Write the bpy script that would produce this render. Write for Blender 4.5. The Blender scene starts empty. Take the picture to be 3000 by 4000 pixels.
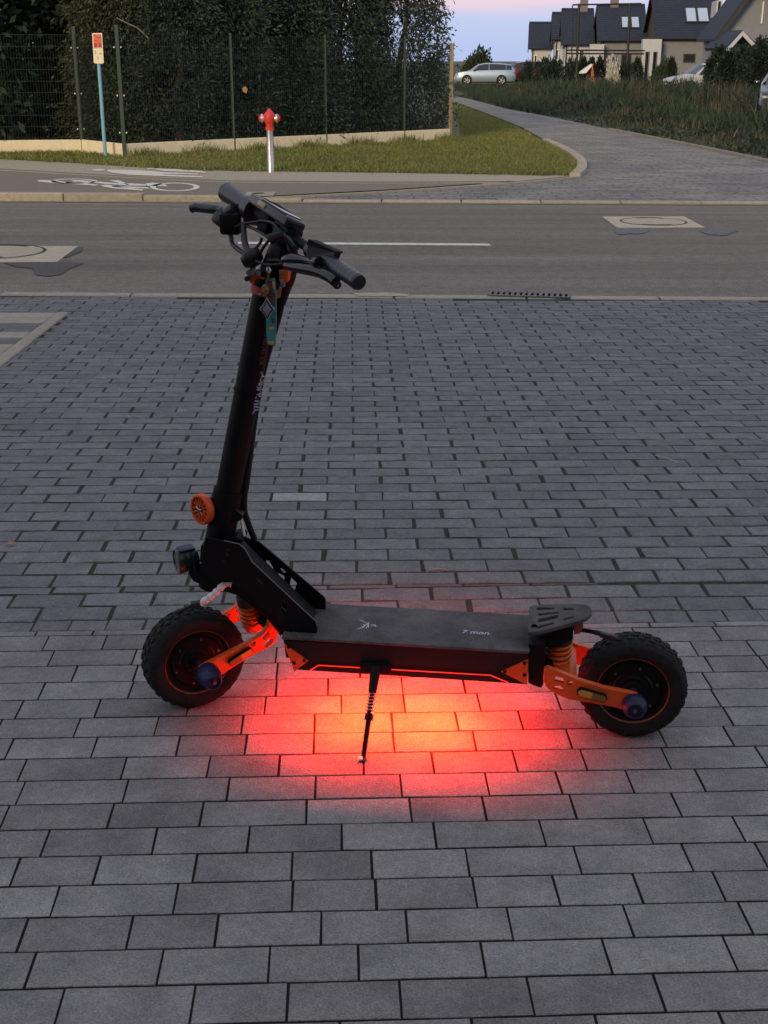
import bpy, bmesh, math, random
import numpy as np
from mathutils import Vector, Matrix
random.seed(7); rng = np.random.default_rng(7)
R = math.radians
sc = bpy.context.scene
col = sc.collection

# ------------------------------------------------------------------ camera
YAW, PIT, ROLL, F, H = 0.02887, 0.33571, 0.00271, 4777.64, 1.51258   # relative to the sloping driveway
TILT = Matrix.Rotation(-0.01813, 4, 'X')                             # driveway falls 1.8 % towards the street
_f = Vector((math.sin(YAW)*math.cos(PIT), math.cos(YAW)*math.cos(PIT), -math.sin(PIT)))
_r = Vector((math.cos(YAW), -math.sin(YAW), 0)); _u = _r.cross(_f)
CR = _r*math.cos(ROLL) + _u*math.sin(ROLL); CU = -_r*math.sin(ROLL) + _u*math.cos(ROLL); CF = _f
cam = bpy.data.cameras.new('camera'); camo = bpy.data.objects.new('camera', cam); col.objects.link(camo)
cam.sensor_fit = 'VERTICAL'; cam.sensor_height = 36; cam.lens = 36*F/4000; cam.clip_start = .05; cam.clip_end = 5000
m = Matrix.Identity(4)
for i in range(3): m[i][0], m[i][1], m[i][2] = CR[i], CU[i], -CF[i]
m[2][3] = H
camo.matrix_world = TILT @ m
sc.camera = camo
CAMW = (TILT @ Vector((0, 0, H, 1))).to_3d()

# ------------------------------------------------------------------ light
SUN_EL, SUN_AZ = 15.0, 206.0          # low afterglow behind the camera, slightly left (azimuth clockwise from +Y)
w = bpy.data.worlds.new('World'); sc.world = w; w.use_nodes = True
nt = w.node_tree; N = nt.nodes; L = nt.links; bg = N['Background']
sky = N.new('ShaderNodeTexSky'); sky.sky_type = 'NISHITA'; sky.sun_disc = False
sky.sun_elevation = R(SUN_EL); sky.sun_rotation = R(SUN_AZ); sky.air_density = 1.3; sky.dust_density = 2.0; sky.ozone_density = 3.0
SKY_GAIN = 0.10
# thin dusk cloud veil: pink from a couple of degrees above the horizon upwards, all the way round
tc = N.new('ShaderNodeTexCoord'); sep = N.new('ShaderNodeSeparateXYZ'); L.new(tc.outputs['Generated'], sep.inputs[0])
nz = N.new('ShaderNodeTexNoise'); nz.inputs['Scale'].default_value = 3.0; nz.inputs['Detail'].default_value = 6
mp = N.new('ShaderNodeMapping'); mp.inputs['Scale'].default_value = (1, 1, 9); L.new(tc.outputs['Generated'], mp.inputs[0]); L.new(mp.outputs[0], nz.inputs['Vector'])
ad = N.new('ShaderNodeMath'); ad.operation = 'MULTIPLY_ADD'; ad.inputs[1].default_value = .05; L.new(nz.outputs['Fac'], ad.inputs[0]); L.new(sep.outputs['Z'], ad.inputs[2])
rp = N.new('ShaderNodeValToRGB'); L.new(ad.outputs[0], rp.inputs[0])
e = rp.color_ramp.elements
stops = [(0.0, (.30, .38, .60)), (.056, (.36, .42, .62)), (.070, (.58, .44, .53)), (.16, (.52, .42, .52)), (.40, (.37, .385, .44)), (1.0, (.345, .365, .415))]
e[0].position = stops[0][0]; e[0].color = (*stops[0][1], 1); e[1].position = 1.0; e[1].color = (*stops[-1][1], 1)
for p_, c_ in stops[1:-1]:
    q_ = e.new(p_); q_.color = (*c_, 1)
sc1 = N.new('ShaderNodeVectorMath'); sc1.operation = 'SCALE'; sc1.inputs['Scale'].default_value = SKY_GAIN; L.new(sky.outputs[0], sc1.inputs[0])
mxw = N.new('ShaderNodeMix'); mxw.data_type = 'RGBA'; mxw.inputs[0].default_value = .85
L.new(sc1.outputs[0], mxw.inputs[6]); L.new(rp.outputs[0], mxw.inputs[7]); L.new(mxw.outputs[2], bg.inputs[0])
bg.inputs[1].default_value = 1.35
sl = bpy.data.lights.new('sun', 'SUN'); so = bpy.data.objects.new('sun', sl); col.objects.link(so)
sl.energy = 2.1; sl.angle = R(14); sl.color = (1.0, .76, .42)
sd = Vector((math.sin(R(SUN_AZ))*math.cos(R(SUN_EL)), math.cos(R(SUN_AZ))*math.cos(R(SUN_EL)), math.sin(R(SUN_EL))))
so.rotation_euler = sd.to_track_quat('Z', 'Y').to_euler(); so.location = (0, 0, 30)
vs = sc.view_settings; vs.view_transform = 'Standard'; vs.look = 'None'; vs.exposure = .25; vs.gamma = 1; vs.use_curve_mapping = False

# ------------------------------------------------------------------ pixel helpers (3000 x 4000 photograph)
def ray(x, y): return CF + CR*((x-1500)/F) - CU*((y-2000)/F)          # driveway frame
def rayw(x, y): return TILT.to_3x3() @ ray(x, y)
def dpt(x, y, z=0):                                                   # on the driveway plane, driveway frame
    d = ray(x, y); t = (z-H)/d.z; return Vector((d.x*t, d.y*t, z))
def dproj(P):
    d = Vector(P)-Vector((0, 0, H)); zz = d.dot(CF); return (1500+F*d.dot(CR)/zz, 2000-F*d.dot(CU)/zz)
Y_EDGE = 9.12
ZR = (TILT @ Vector((0, Y_EDGE, 0))).z                                # street level
def gpt(x, y, z=None):
    z = ZR if z is None else z
    d = rayw(x, y); t = (z-CAMW.z)/d.z; return Vector((CAMW.x+d.x*t, CAMW.y+d.y*t, z))
def ypt(x, y, Y):
    d = rayw(x, y); t = (Y-CAMW.y)/d.y; return CAMW + d*t

# ------------------------------------------------------------------ materials
MATS = {}
def mat(name, c, rough=.6, metal=0, var=0, nscale=20, bump=0, bscale=None, rnd=0, c2=None, spec=.5, emit=None, es=0, coat=0, alpha=1, trans=0, stretch=None):
    if name in MATS: return MATS[name]
    m = bpy.data.materials.new(name); m.use_nodes = True; t = m.node_tree; n = t.nodes; l = t.links
    b = n['Principled BSDF']; b.inputs['Roughness'].default_value = rough; b.inputs['Metallic'].default_value = metal
    b.inputs['Specular IOR Level'].default_value = spec; b.inputs['Coat Weight'].default_value = coat
    b.inputs['Base Color'].default_value = (*c, 1)
    if trans: b.inputs['Transmission Weight'].default_value = trans
    tcn = n.new('ShaderNodeTexCoord'); vec = tcn.outputs['Object']
    if stretch:
        mpn = n.new('ShaderNodeMapping'); mpn.inputs['Scale'].default_value = stretch; l.new(vec, mpn.inputs[0]); vec = mpn.outputs[0]
    if rnd:      # every block samples its own patch of the texture
        oi = n.new('ShaderNodeObjectInfo'); vm = n.new('ShaderNodeVectorMath'); vm.operation = 'SCALE'; vm.inputs[0].default_value = (37., 91., 53.); l.new(oi.outputs['Random'], vm.inputs['Scale'])
        va = n.new('ShaderNodeVectorMath'); va.operation = 'ADD'; l.new(vec, va.inputs[0]); l.new(vm.outputs[0], va.inputs[1]); vec = va.outputs[0]
    out = None
    if var or c2:
        t1 = n.new('ShaderNodeTexNoise'); t1.inputs['Scale'].default_value = nscale; t1.inputs['Detail'].default_value = 8; t1.inputs['Roughness'].default_value = .65
        l.new(vec, t1.inputs['Vector'])
        r1 = n.new('ShaderNodeValToRGB'); l.new(t1.outputs['Fac'], r1.inputs[0])
        ee = r1.color_ramp.elements; ee[0].position = .32; ee[1].position = .68
        lo = c2 if c2 else tuple(v*(1-var) for v in c); hi = c if c2 else tuple(min(1, v*(1+var)) for v in c)
        ee[0].color = (*lo, 1); ee[1].color = (*hi, 1); out = r1.outputs[0]
    if rnd:
        ob = n.new('ShaderNodeObjectInfo'); ge = n.new('ShaderNodeNewGeometry')
        s_ = n.new('ShaderNodeMath'); s_.operation = 'ADD'; l.new(ob.outputs['Random'], s_.inputs[0]); l.new(ge.outputs['Random Per Island'], s_.inputs[1])
        fr = n.new('ShaderNodeMath'); fr.operation = 'FRACT'; l.new(s_.outputs[0], fr.inputs[0])
        mr = n.new('ShaderNodeMapRange'); mr.inputs[3].default_value = 1-rnd; mr.inputs[4].default_value = 1+rnd; l.new(fr.outputs[0], mr.inputs[0])
        hv = n.new('ShaderNodeHueSaturation'); l.new(mr.outputs[0], hv.inputs['Value'])
        if out: l.new(out, hv.inputs['Color'])
        else: hv.inputs['Color'].default_value = (*c, 1)
        out = hv.outputs[0]
    if out: l.new(out, b.inputs['Base Color'])
    if bump:
        t2 = n.new('ShaderNodeTexNoise'); t2.inputs['Scale'].default_value = bscale or nscale*4; t2.inputs['Detail'].default_value = 6
        l.new(vec, t2.inputs['Vector'])
        bm_ = n.new('ShaderNodeBump'); bm_.inputs['Strength'].default_value = bump; bm_.inputs['Distance'].default_value = .01
        l.new(t2.outputs['Fac'], bm_.inputs['Height']); l.new(bm_.outputs[0], b.inputs['Normal'])
    if emit: b.inputs['Emission Color'].default_value = (*emit, 1); b.inputs['Emission Strength'].default_value = es
    if alpha < 1: b.inputs['Alpha'].default_value = alpha
    MATS[name] = m; return m

def leafmat(name, c, rnd=.5, trans=.25, rough=.6):
    m = mat(name, c, rough, rnd=rnd, spec=.25)
    b = m.node_tree.nodes['Principled BSDF']; b.inputs['Subsurface Weight'].default_value = 0
    tr = m.node_tree.nodes.new('ShaderNodeBsdfTranslucent'); tr.inputs[0].default_value = (c[0]*1.2, c[1]*1.3, c[2], 1)
    mx = m.node_tree.nodes.new('ShaderNodeMixShader'); mx.inputs[0].default_value = trans
    o = m.node_tree.nodes['Material Output']; l = m.node_tree.links
    l.new(b.outputs[0], mx.inputs[1]); l.new(tr.outputs[0], mx.inputs[2]); l.new(mx.outputs[0], o.inputs[0])
    return m

# ------------------------------------------------------------------ mesh helpers
class MB:
    def __init__(s): s.v = []; s.f = []
    def add(s, vs, fs, M=None):
        k = len(s.v)
        s.v += [tuple(M @ Vector(p)) if M is not None else tuple(p) for p in vs]
        s.f += [tuple(i+k for i in f) for f in fs]; return s
    def box(s, c, d, M=None, taper=None):
        x, y, z = [q/2 for q in d]; t = taper or 1
        vs = [(c[0]+i*x*(t if k > 0 else 1), c[1]+j*y*(t if k > 0 else 1), c[2]+k*z) for k in (-1, 1) for j in (-1, 1) for i in (-1, 1)]
        return s.add(vs, [(0, 2, 3, 1), (4, 5, 7, 6), (0, 1, 5, 4), (2, 6, 7, 3), (0, 4, 6, 2), (1, 3, 7, 5)], M)
    def rbox(s, c, d, b=.004, M=None, seg=2):
        bm = bmesh.new(); bmesh.ops.create_cube(bm, size=1)
        bmesh.ops.scale(bm, vec=d, verts=bm.verts); bmesh.ops.bevel(bm, geom=bm.edges[:], offset=b, segments=seg, affect='EDGES', profile=.5)
        bmesh.ops.translate(bm, vec=c, verts=bm.verts); bm.verts.index_update()
        s.add([v.co.copy() for v in bm.verts], [[v.index for v in f.verts] for f in bm.faces], M); bm.free(); return s
    def cyl(s, p0, p1, r0, r1=None, n=20, caps=True):
        p0 = Vector(p0); p1 = Vector(p1); r1 = r0 if r1 is None else r1
        q = (p1-p0).to_track_quat('Z', 'Y').to_matrix()
        vs = [p0+q @ Vector((r0*math.cos(2*math.pi*i/n), r0*math.sin(2*math.pi*i/n), 0)) for i in range(n)] + [p1+q @ Vector((r1*math.cos(2*math.pi*i/n), r1*math.sin(2*math.pi*i/n), 0)) for i in range(n)]
        fs = [(i, (i+1) % n, n+(i+1) % n, n+i) for i in range(n)]
        if caps: fs += [tuple(range(n-1, -1, -1)), tuple(range(n, 2*n))]
        return s.add(vs, fs)
    def lathe(s, prof, n=32, M=None, close=False):
        # profile of (radius, height along local Z)
        k = len(prof); vs = [(r*math.cos(2*math.pi*i/n), r*math.sin(2*math.pi*i/n), h) for i in range(n) for r, h in prof]
        fs = []
        for i in range(n):
            j = (i+1) % n
            for a in range(k if close else k-1):
                b = (a+1) % k
                fs.append((i*k+a, j*k+a, j*k+b, i*k+b))
        return s.add(vs, fs, M)
    def tube(s, pts, r, n=8, caps=True):
        pts = [Vector(p) for p in pts]; rs = r if isinstance(r, (list, tuple)) else [r]*len(pts)
        t0 = (pts[1]-pts[0]).normalized(); up = Vector((0, 0, 1)) if abs(t0.z) < .9 else Vector((1, 0, 0))
        a = t0.cross(up).normalized(); vs = []; k = len(pts)
        for i, p in enumerate(pts):
            t = (pts[min(i+1, k-1)]-pts[max(i-1, 0)]).normalized()
            a = (a-t*a.dot(t)).normalized(); b = t.cross(a)
            vs += [p+(a*math.cos(2*math.pi*j/n)+b*math.sin(2*math.pi*j/n))*rs[i] for j in range(n)]
        fs = [(i*n+j, i*n+(j+1) % n, (i+1)*n+(j+1) % n, (i+1)*n+j) for i in range(k-1) for j in range(n)]
        if caps: fs += [tuple(range(n-1, -1, -1)), tuple(range((k-1)*n, k*n))]
        return s.add(vs, fs)
    def prism(s, poly, d):
        # poly: list of 3D points, d: extrusion vector
        k = len(poly); d = Vector(d); vs = [Vector(p) for p in poly]+[Vector(p)+d for p in poly]
        return s.add(vs, [tuple(range(k-1, -1, -1)), tuple(range(k, 2*k))]+[(i, (i+1) % k, k+(i+1) % k, k+i) for i in range(k)])
    def mesh(s, name='m', smooth=None):
        me = bpy.data.meshes.new(name); me.from_pydata([tuple(v) for v in s.v], [], s.f); me.validate()
        bm = bmesh.new(); bm.from_mesh(me); bmesh.ops.recalc_face_normals(bm, faces=bm.faces); bm.to_mesh(me); bm.free()
        if smooth is not None:
            me.polygons.foreach_set('use_smooth', [True]*len(me.polygons)); me.set_sharp_from_angle(angle=R(smooth))
        return me
    def build(s, name, m, parent=None, smooth=35):
        return mkobj(name, s.mesh(name, smooth), m, parent)
def mkobj(name, me, m, parent=None):
    if m is not None and not me.materials: me.materials.append(m)
    o = bpy.data.objects.new(name, me); col.objects.link(o)
    if parent is not None: o.parent = parent
    return o
def tag(o, label=None, cat=None, group=None, kind=None):
    if label: o['label'] = label
    if cat: o['category'] = cat
    if group: o['group'] = group
    if kind: o['kind'] = kind
    return o
def empty(name, loc=(0, 0, 0), rz=0):
    o = bpy.data.objects.new(name, None); col.objects.link(o); o.location = loc; o.rotation_euler = (0, 0, rz); o.empty_display_size = .1; return o
def spline(pts, n=8):
    # Catmull-Rom through 3D points
    P = [Vector(p) for p in pts]; P = [P[0]*2-P[1]]+P+[P[-1]*2-P[-2]]; out = []
    for i in range(1, len(P)-2):
        for k in range(n):
            t = k/n; a, b, c, d = P[i-1], P[i], P[i+1], P[i+2]
            out.append(.5*((2*b)+(c-a)*t+(2*a-5*b+4*c-d)*t*t+(3*b-a-3*c+d)*t**3))
    out.append(P[-2]); return out
def plate_mesh(outer, holes, thick, M, bev=0):
    # flat plate with real cut-outs: 2D outline in the XY of M, extruded along +-Z
    cu = bpy.data.curves.new('pl', 'CURVE'); cu.dimensions = '2D'; cu.fill_mode = 'BOTH'; cu.extrude = thick/2-bev; cu.bevel_depth = bev; cu.bevel_resolution = 1
    cu.offset = -bev
    for loop in [outer]+list(holes):
        sp = cu.splines.new('POLY'); sp.points.add(len(loop)-1); sp.use_cyclic_u = True
        for p, q in zip(sp.points, loop): p.co = (q[0], q[1], 0, 1)
    o = bpy.data.objects.new('pl', cu); col.objects.link(o)
    dg = bpy.context.evaluated_depsgraph_get(); me = bpy.data.meshes.new_from_object(o.evaluated_get(dg))
    bpy.data.objects.remove(o); me.transform(M); me.materials.clear()
    me.polygons.foreach_set('use_smooth', [False]*len(me.polygons)); return me
def text_mesh(s, size, M, ext=.0004, shear=0):
    cu = bpy.data.curves.new('tx', 'FONT'); cu.body = s; cu.size = size; cu.extrude = ext; cu.align_x = 'CENTER'; cu.align_y = 'CENTER'; cu.shear = shear
    o = bpy.data.objects.new('tx', cu); col.objects.link(o)
    dg = bpy.context.evaluated_depsgraph_get(); me = bpy.data.meshes.new_from_object(o.evaluated_get(dg))
    bpy.data.objects.remove(o); me.transform(M); me.materials.clear(); return me
def np_mesh(name, V, Fq):
    me = bpy.data.meshes.new(name); V = np.asarray(V, dtype=np.float32); Fq = np.asarray(Fq, dtype=np.int32)
    me.vertices.add(len(V)); me.vertices.foreach_set('co', V.ravel()); k = Fq.shape[1]
    me.loops.add(Fq.size); me.loops.foreach_set('vertex_index', Fq.ravel())
    me.polygons.add(len(Fq)); me.polygons.foreach_set('loop_start', np.arange(0, Fq.size, k, dtype=np.int32))
    me.update(calc_edges=True); return me

# ================================================================== GROUND AND STREET
M_dirt = mat('dirt', (.10, .09, .06), .95, c2=(.05, .055, .03), nscale=.8, bump=.4, bscale=8)
M_asph = mat('asphalt', (.235, .210, .176), .9, c2=(.150, .135, .115), nscale=2.2, bump=.5, bscale=160, spec=.25, stretch=(.06, 1, 1))
def add_grain(m, scale, amt):
    # fine light/dark aggregate on top of whatever the base colour is
    t = m.node_tree; b = t.nodes['Principled BSDF']; lk = b.inputs['Base Color'].links[0]; src = lk.from_socket
    tc_ = t.nodes.new('ShaderNodeTexCoord'); n_ = t.nodes.new('ShaderNodeTexNoise'); n_.inputs['Scale'].default_value = scale; n_.inputs['Detail'].default_value = 3; t.links.new(tc_.outputs['Object'], n_.inputs['Vector'])
    mr = t.nodes.new('ShaderNodeMapRange'); mr.inputs[1].default_value = .3; mr.inputs[2].default_value = .7; mr.inputs[3].default_value = 1-amt; mr.inputs[4].default_value = 1+amt; t.links.new(n_.outputs['Fac'], mr.inputs[0])
    hv = t.nodes.new('ShaderNodeHueSaturation'); t.links.new(mr.outputs[0], hv.inputs['Value']); t.links.new(src, hv.inputs['Color']); t.links.new(hv.outputs[0], b.inputs['Base Color'])

M_path = mat('path_asphalt', (.225, .198, .162), .9, var=.12, nscale=40, bump=.4, bscale=120, spec=.25)
M_walk = mat('walk_concrete', (.40, .355, .28), .9, var=.12, nscale=30, bump=.3, bscale=90, spec=.25)
M_kerb = mat('kerb_concrete', (.40, .355, .27), .9, var=.18, nscale=18, bump=.35, bscale=70, rnd=.08, spec=.25)
M_paint = mat('road_paint', (.88, .85, .77), .8, c2=(.55, .52, .46), nscale=22, spec=.3)
M_side = mat('side_paving', (.30, .285, .265), .92, c2=(.17, .165, .165), nscale=.9, bump=.6, bscale=40, spec=.25)
M_joint = mat('joint_sand', (.055, .050, .043), 1, var=.35, nscale=50, bump=.4, bscale=120, spec=.1)

add_grain(M_asph, 60, .34); add_grain(M_asph, 14, .14); add_grain(M_side, 14, .3)
def block_pattern(m, w_, h_):
    # far block paving that cannot be told apart piece by piece: courses as colour only
    t = m.node_tree; b = t.nodes['Principled BSDF']; src = b.inputs['Base Color'].links[0].from_socket; tc_ = t.nodes.new('ShaderNodeTexCoord'); br_ = t.nodes.new('ShaderNodeTexBrick')
    br_.inputs['Scale'].default_value = 1; br_.inputs['Brick Width'].default_value = w_; br_.inputs['Row Height'].default_value = h_; br_.inputs['Mortar Size'].default_value = .012
    br_.inputs['Color1'].default_value = (1.12, 1.12, 1.12, 1); br_.inputs['Color2'].default_value = (.82, .82, .82, 1); br_.inputs['Mortar'].default_value = (.5, .5, .5, 1); t.links.new(tc_.outputs['Object'], br_.inputs['Vector'])
    mx = t.nodes.new('ShaderNodeMix'); mx.data_type = 'RGBA'; mx.blend_type = 'MULTIPLY'; mx.inputs[0].default_value = 1; t.links.new(src, mx.inputs[6]); t.links.new(br_.outputs['Color'], mx.inputs[7]); t.links.new(mx.outputs[2], b.inputs['Base Color'])
block_pattern(M_side, .42, .21)
add_grain(M_path, 50, .2); add_grain(M_walk, 40, .18)
def sheet(name, pts, m, z=None, parent=None, kind='structure'):
    # flat polygon sheet from world points
    mb = MB(); P = [Vector((p[0], p[1], p[2] if z is None else z)) for p in pts]
    bm = bmesh.new(); vs = [bm.verts.new(p) for p in P]; f = bm.faces.new(vs)
    if f.normal.z < 0 or f.calc_area() and False: f.normal_flip()
    bm.normal_update()
    if f.normal.z < 0: f.normal_flip()
    bmesh.ops.triangulate(bm, faces=bm.faces); me = bpy.data.meshes.new(name); bm.to_mesh(me); bm.free()
    o = mkobj(name, me, m, parent)
    if parent is None: tag(o, kind=kind)
    return o
def gp(*px, z=None): return [gpt(x, y, z) for x, y in px]

# one ground sheet to the horizon, with a depression under the sloping driveway
g = MB()
ys = [-30, 8.9, 60, 3000]; zs = [-.6, ZR-.14, ZR-.06, ZR-.06]
vs = []; fs = []
for y_, z_ in zip(ys, zs): vs += [(-2000, y_, z_), (2000, y_, z_)]
for i in range(3): fs.append((2*i, 2*i+1, 2*i+3, 2*i+2))
ground = g.add(vs, fs).build('ground', M_dirt, None, None); tag(ground, 'bare earthy ground reaching to the horizon', None, None, 'structure')

# street: near edge and far edge lines (world), extended both ways
nA, nB = gpt(0, 1148), gpt(3000, 1168)
fA, fB = gpt(0, 786), gpt(3000, 799)
def ext(a, b, t): return a+(b-a)*t
nd = (nB-nA).normalized(); fd = (fB-fA).normalized()
road = sheet('road', [nA-nd*25, nB+nd*25, fB+fd*25, fA-fd*25], M_asph, ZR)
tag(road, 'grey asphalt street crossing behind the scooter')

def marks(name, polys, m, z, parent):
    mb = MB()
    for p in polys:
        P = [Vector((q[0], q[1], z)) for q in p]; k = len(P)
        mb.add(P, [tuple(range(k))])
    o = mb.build(name, m, parent, None)
    bm = bmesh.new(); bm.from_mesh(o.data); bmesh.ops.triangulate(bm, faces=bm.faces)
    for f in bm.faces:
        f.normal_update()
        if f.normal.z < 0: f.normal_flip()
    bm.to_mesh(o.data); bm.free(); return o
marks('centre_line', [gp((930, 946), (1910, 953), (1920, 961), (930, 954))], M_paint, ZR+.004, road)
M_wear = mat('worn_asphalt', (.125, .118, .11), .92, var=.15, nscale=70, bump=.5, bscale=160, spec=.25)
M_tar = mat('tar', (.085, .080, .076), .85, var=.3, nscale=25, bump=.2)
M_tar2 = mat('blue_grey_tar', (.135, .132, .142), .85, var=.3, nscale=25, bump=.2)
def blob(cx, cy, rx, ry, z, seed=0, n=28):
    rr = random.Random(seed); ph = [rr.uniform(0, 6.28) for _ in range(4)]
    out = []
    for i in range(n):
        a = 2*math.pi*i/n; k = 1+.16*math.sin(2*a+ph[0])+.12*math.sin(3*a+ph[1])+.08*math.sin(5*a+ph[2])
        out.append(gpt(cx+rx*k*math.cos(a), cy+ry*k*math.sin(a), z))
    return out
marks('tar_patch', [[p for p in gp((10, 1026), (270, 1026), (330, 1030), (275, 1050), (235, 1075), (185, 1082), (140, 1076), (125, 1050), (60, 1044))]], M_tar, ZR+.006, road)
marks('tar_patch', [gp((285, 970), (325, 965), (318, 985), (262, 1008), (240, 1005))], M_tar, ZR+.006, road)
marks('tar_patch', [blob(2806, 906, 62, 16, ZR, 3)], M_tar2, ZR+.006, road)
marks('tar_patch', [blob(2462, 902, 58, 17, ZR, 4)], M_tar2, ZR+.006, road)

# far kerb: stones, tall on the left and sunk flush where the side street joins
kerb = empty('far_kerb', (0, 0, 0)); tag(kerb, 'line of pale concrete kerb stones along the far edge of the street', None, None, 'structure')
nrm = Vector((-fd.y, fd.x, 0))
a0 = fA-fd*2.2; i = 0
while i < 21:
    p = a0+fd*(i*1.0); t = ((p-fA).dot(fd))/((fB-fA).length)
    hgt = .10 if t < .1 else max(.028, .10-.072*min(1, (t-.1)/.25))
    mb = MB(); M_ = Matrix.Translation(p+fd*.5+nrm*.075)@Matrix.Rotation(math.atan2(fd.y, fd.x), 4, 'Z')
    mb.rbox((0, 0, hgt/2-.1), (.988, .15, hgt+.2), .012, None, 1)
    o = mb.build('kerb_stone', M_kerb, kerb, 30); o.matrix_world = M_; i += 1
ZW = ZR+.026
# light dusty gutter strip along the far kerb
M_dust = mat('gutter_dust', (.30, .26, .19), .95, c2=(.17, .155, .13), nscale=6, bump=.2)
sheet('gutter_strip', [fA-fd*25-nrm*.16, fB+fd*25-nrm*.10, fB+fd*25+nrm*.01, fA-fd*25+nrm*.01], M_dust, ZR+.005)
# side street paving, pavement, cycle path
side = sheet('side_street', gp((950, 779), (1500, 749), (2000, 714), (2262, 690), (2272, 655), (2262, 624), (2205, 588), (2112, 540), (2032, 496), (1932, 456), (1852, 426), (1770, 396),
             (1770, 376), (1835, 388), (1985, 428), (2150, 458), (2385, 508), (2620, 556), (3000, 632), (3400, 712), (3600, 788), (3000, 791), (2000, 787)), M_side, ZW-.012)
tag(side, 'grey worn paved side street bending away to the left behind the hedge')
path = sheet('cycle_path', gp((-500, 636), (0, 664), (600, 699), (900, 711), (1500, 716), (2015, 714), (1500, 749), (950, 778))+[fA+fd*4.6+nrm*.13, fA-fd*4+nrm*.13], M_path, ZW)
tag(path, 'dark asphalt cycle path with a white bicycle painted on it')
walk = sheet('pavement', gp((-500, 590), (0, 622), (330, 640), (650, 660), (900, 668), (1500, 675), (2000, 683), (2262, 690), (2015, 714), (1500, 716), (900, 711), (600, 699), (0, 664), (-500, 636)), M_walk, ZW-.006)
tag(walk, 'pale concrete pavement strip with a white walking figure painted on it')
M_edge = mat('edging_stone', (.34, .30, .22), .9, var=.15, nscale=20, bump=.3)
def strip(name, px, wid, h, m, n_each=1.0, group=None, parent=None):
    # small edging stones along a polyline of pixels, each piece its own object
    P = spline([gpt(x, y, ZW) for x, y in px], 24); root = parent or empty(name)
    acc = [0]
    for a, b in zip(P, P[1:]): acc.append(acc[-1]+(b-a).length)
    def at(s):
        for j in range(len(P)-1):
            if acc[j+1] >= s: return P[j]+(P[j+1]-P[j])*((s-acc[j])/max(1e-6, acc[j+1]-acc[j]))
        return P[-1]
    s = 0
    while s < acc[-1]-.05:
        e_ = min(acc[-1], s+n_each); A = at(s+.004); B = at(e_-.004); d = (B-A).normalized(); nn = Vector((-d.y, d.x, 0))*wid/2
        mb = MB(); mb.prism([A-nn+Vector((0, 0, -.1)), B-nn+Vector((0, 0, -.1)), B+nn+Vector((0, 0, -.1)), A+nn+Vector((0, 0, -.1))], (0, 0, .1+h))
        mb.build('edging_stone', m, root, None); s = e_
    return root
es = strip('path_edging', [(-300, 648), (0, 664), (600, 699), (900, 711), (1500, 716), (2010, 714)], .07, .004, M_edge); tag(es, 'thin tan edging stones between pavement and cycle path', None, None, 'structure')
es = strip('path_end_edging', [(920, 778), (1500, 749), (2015, 714), (2262, 690)], .09, .008, M_edge); tag(es, 'curved tan edging stones closing the cycle path at the side street', None, None, 'structure')
es = strip('corner_kerb', [(2245, 690), (2272, 662), (2264, 626), (2205, 586), (2130, 550)], .16, .05, M_kerb, .6); tag(es, 'curved pale kerb stones round the grass corner', None, None, 'structure')
es = strip('field_kerb', [(2380, 505), (2600, 548), (2800, 588), (3000, 630), (3250, 680)], .12, .03, mat('old_kerb', (.22, .20, .17), .95, var=.25, nscale=10, bump=.4), 1.0); tag(es, 'low worn kerb stones along the weedy field', None, None, 'structure')

# painted symbols (traced on the ground, lying flat)
def S8(x, y): return (100+x/2.212, 620+y/2.212)
def ellp(cx, cy, rx, ry, n=24): return [(cx+rx*math.cos(2*math.pi*i/n), cy+ry*math.sin(2*math.pi*i/n)) for i in range(n)]
def px_poly(p, z): return [gpt(*S8(*q), z) for q in p]
ped = [ellp(632, 98, 60, 8), [(700, 100), (720, 95), (800, 96), (960, 100), (1100, 108), (1200, 118), (1490, 128), (1490, 138), (1210, 132), (1160, 134), (1530, 152), (1530, 163), (1100, 148), (900, 140), (760, 124), (710, 110)],
       [(1035, 80), (1100, 78), (1120, 88), (1060, 92)], [(1110, 92), (1130, 84), (1300, 90), (1500, 104), (1560, 116), (1555, 124), (1400, 114), (1200, 108)]]
marks('walking_figure_symbol', [px_poly(p, ZW) for p in ped], M_paint, ZW+.002, walk)
def ring(cx, cy, rx, ry, t, n=30, dx=0):
    o_ = ellp(cx, cy, rx, ry, n); i_ = ellp(cx, cy, rx-t*7, ry-t, n); return [[o_[k], o_[(k+1) % n], i_[(k+1) % n], i_[k]] for k in range(n)]
bike = ring(1290, 246, 215, 37, 7)+ring(420, 196, 200, 22, 6)
bike += [[(640, 232), (700, 226), (1020, 268), (1010, 277), (760, 258), (680, 244)], [(1040, 216), (1100, 208), (1200, 220), (1228, 240), (1040, 236)], [(720, 188), (800, 188), (870, 212), (820, 216)],
         [(100, 186), (200, 188), (640, 226), (600, 234), (200, 208), (110, 198)], [(380, 186), (480, 188), (900, 222), (860, 232), (440, 200)], [(880, 214), (1040, 222), (1050, 236), (860, 234)], [(740, 236), (1050, 248), (1080, 262), (760, 246)], [(340, 204), (430, 200), (450, 214), (360, 216)]]
marks('bicycle_symbol', [px_poly(p, ZW) for p in bike], M_paint, ZW+.004, path)

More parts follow.
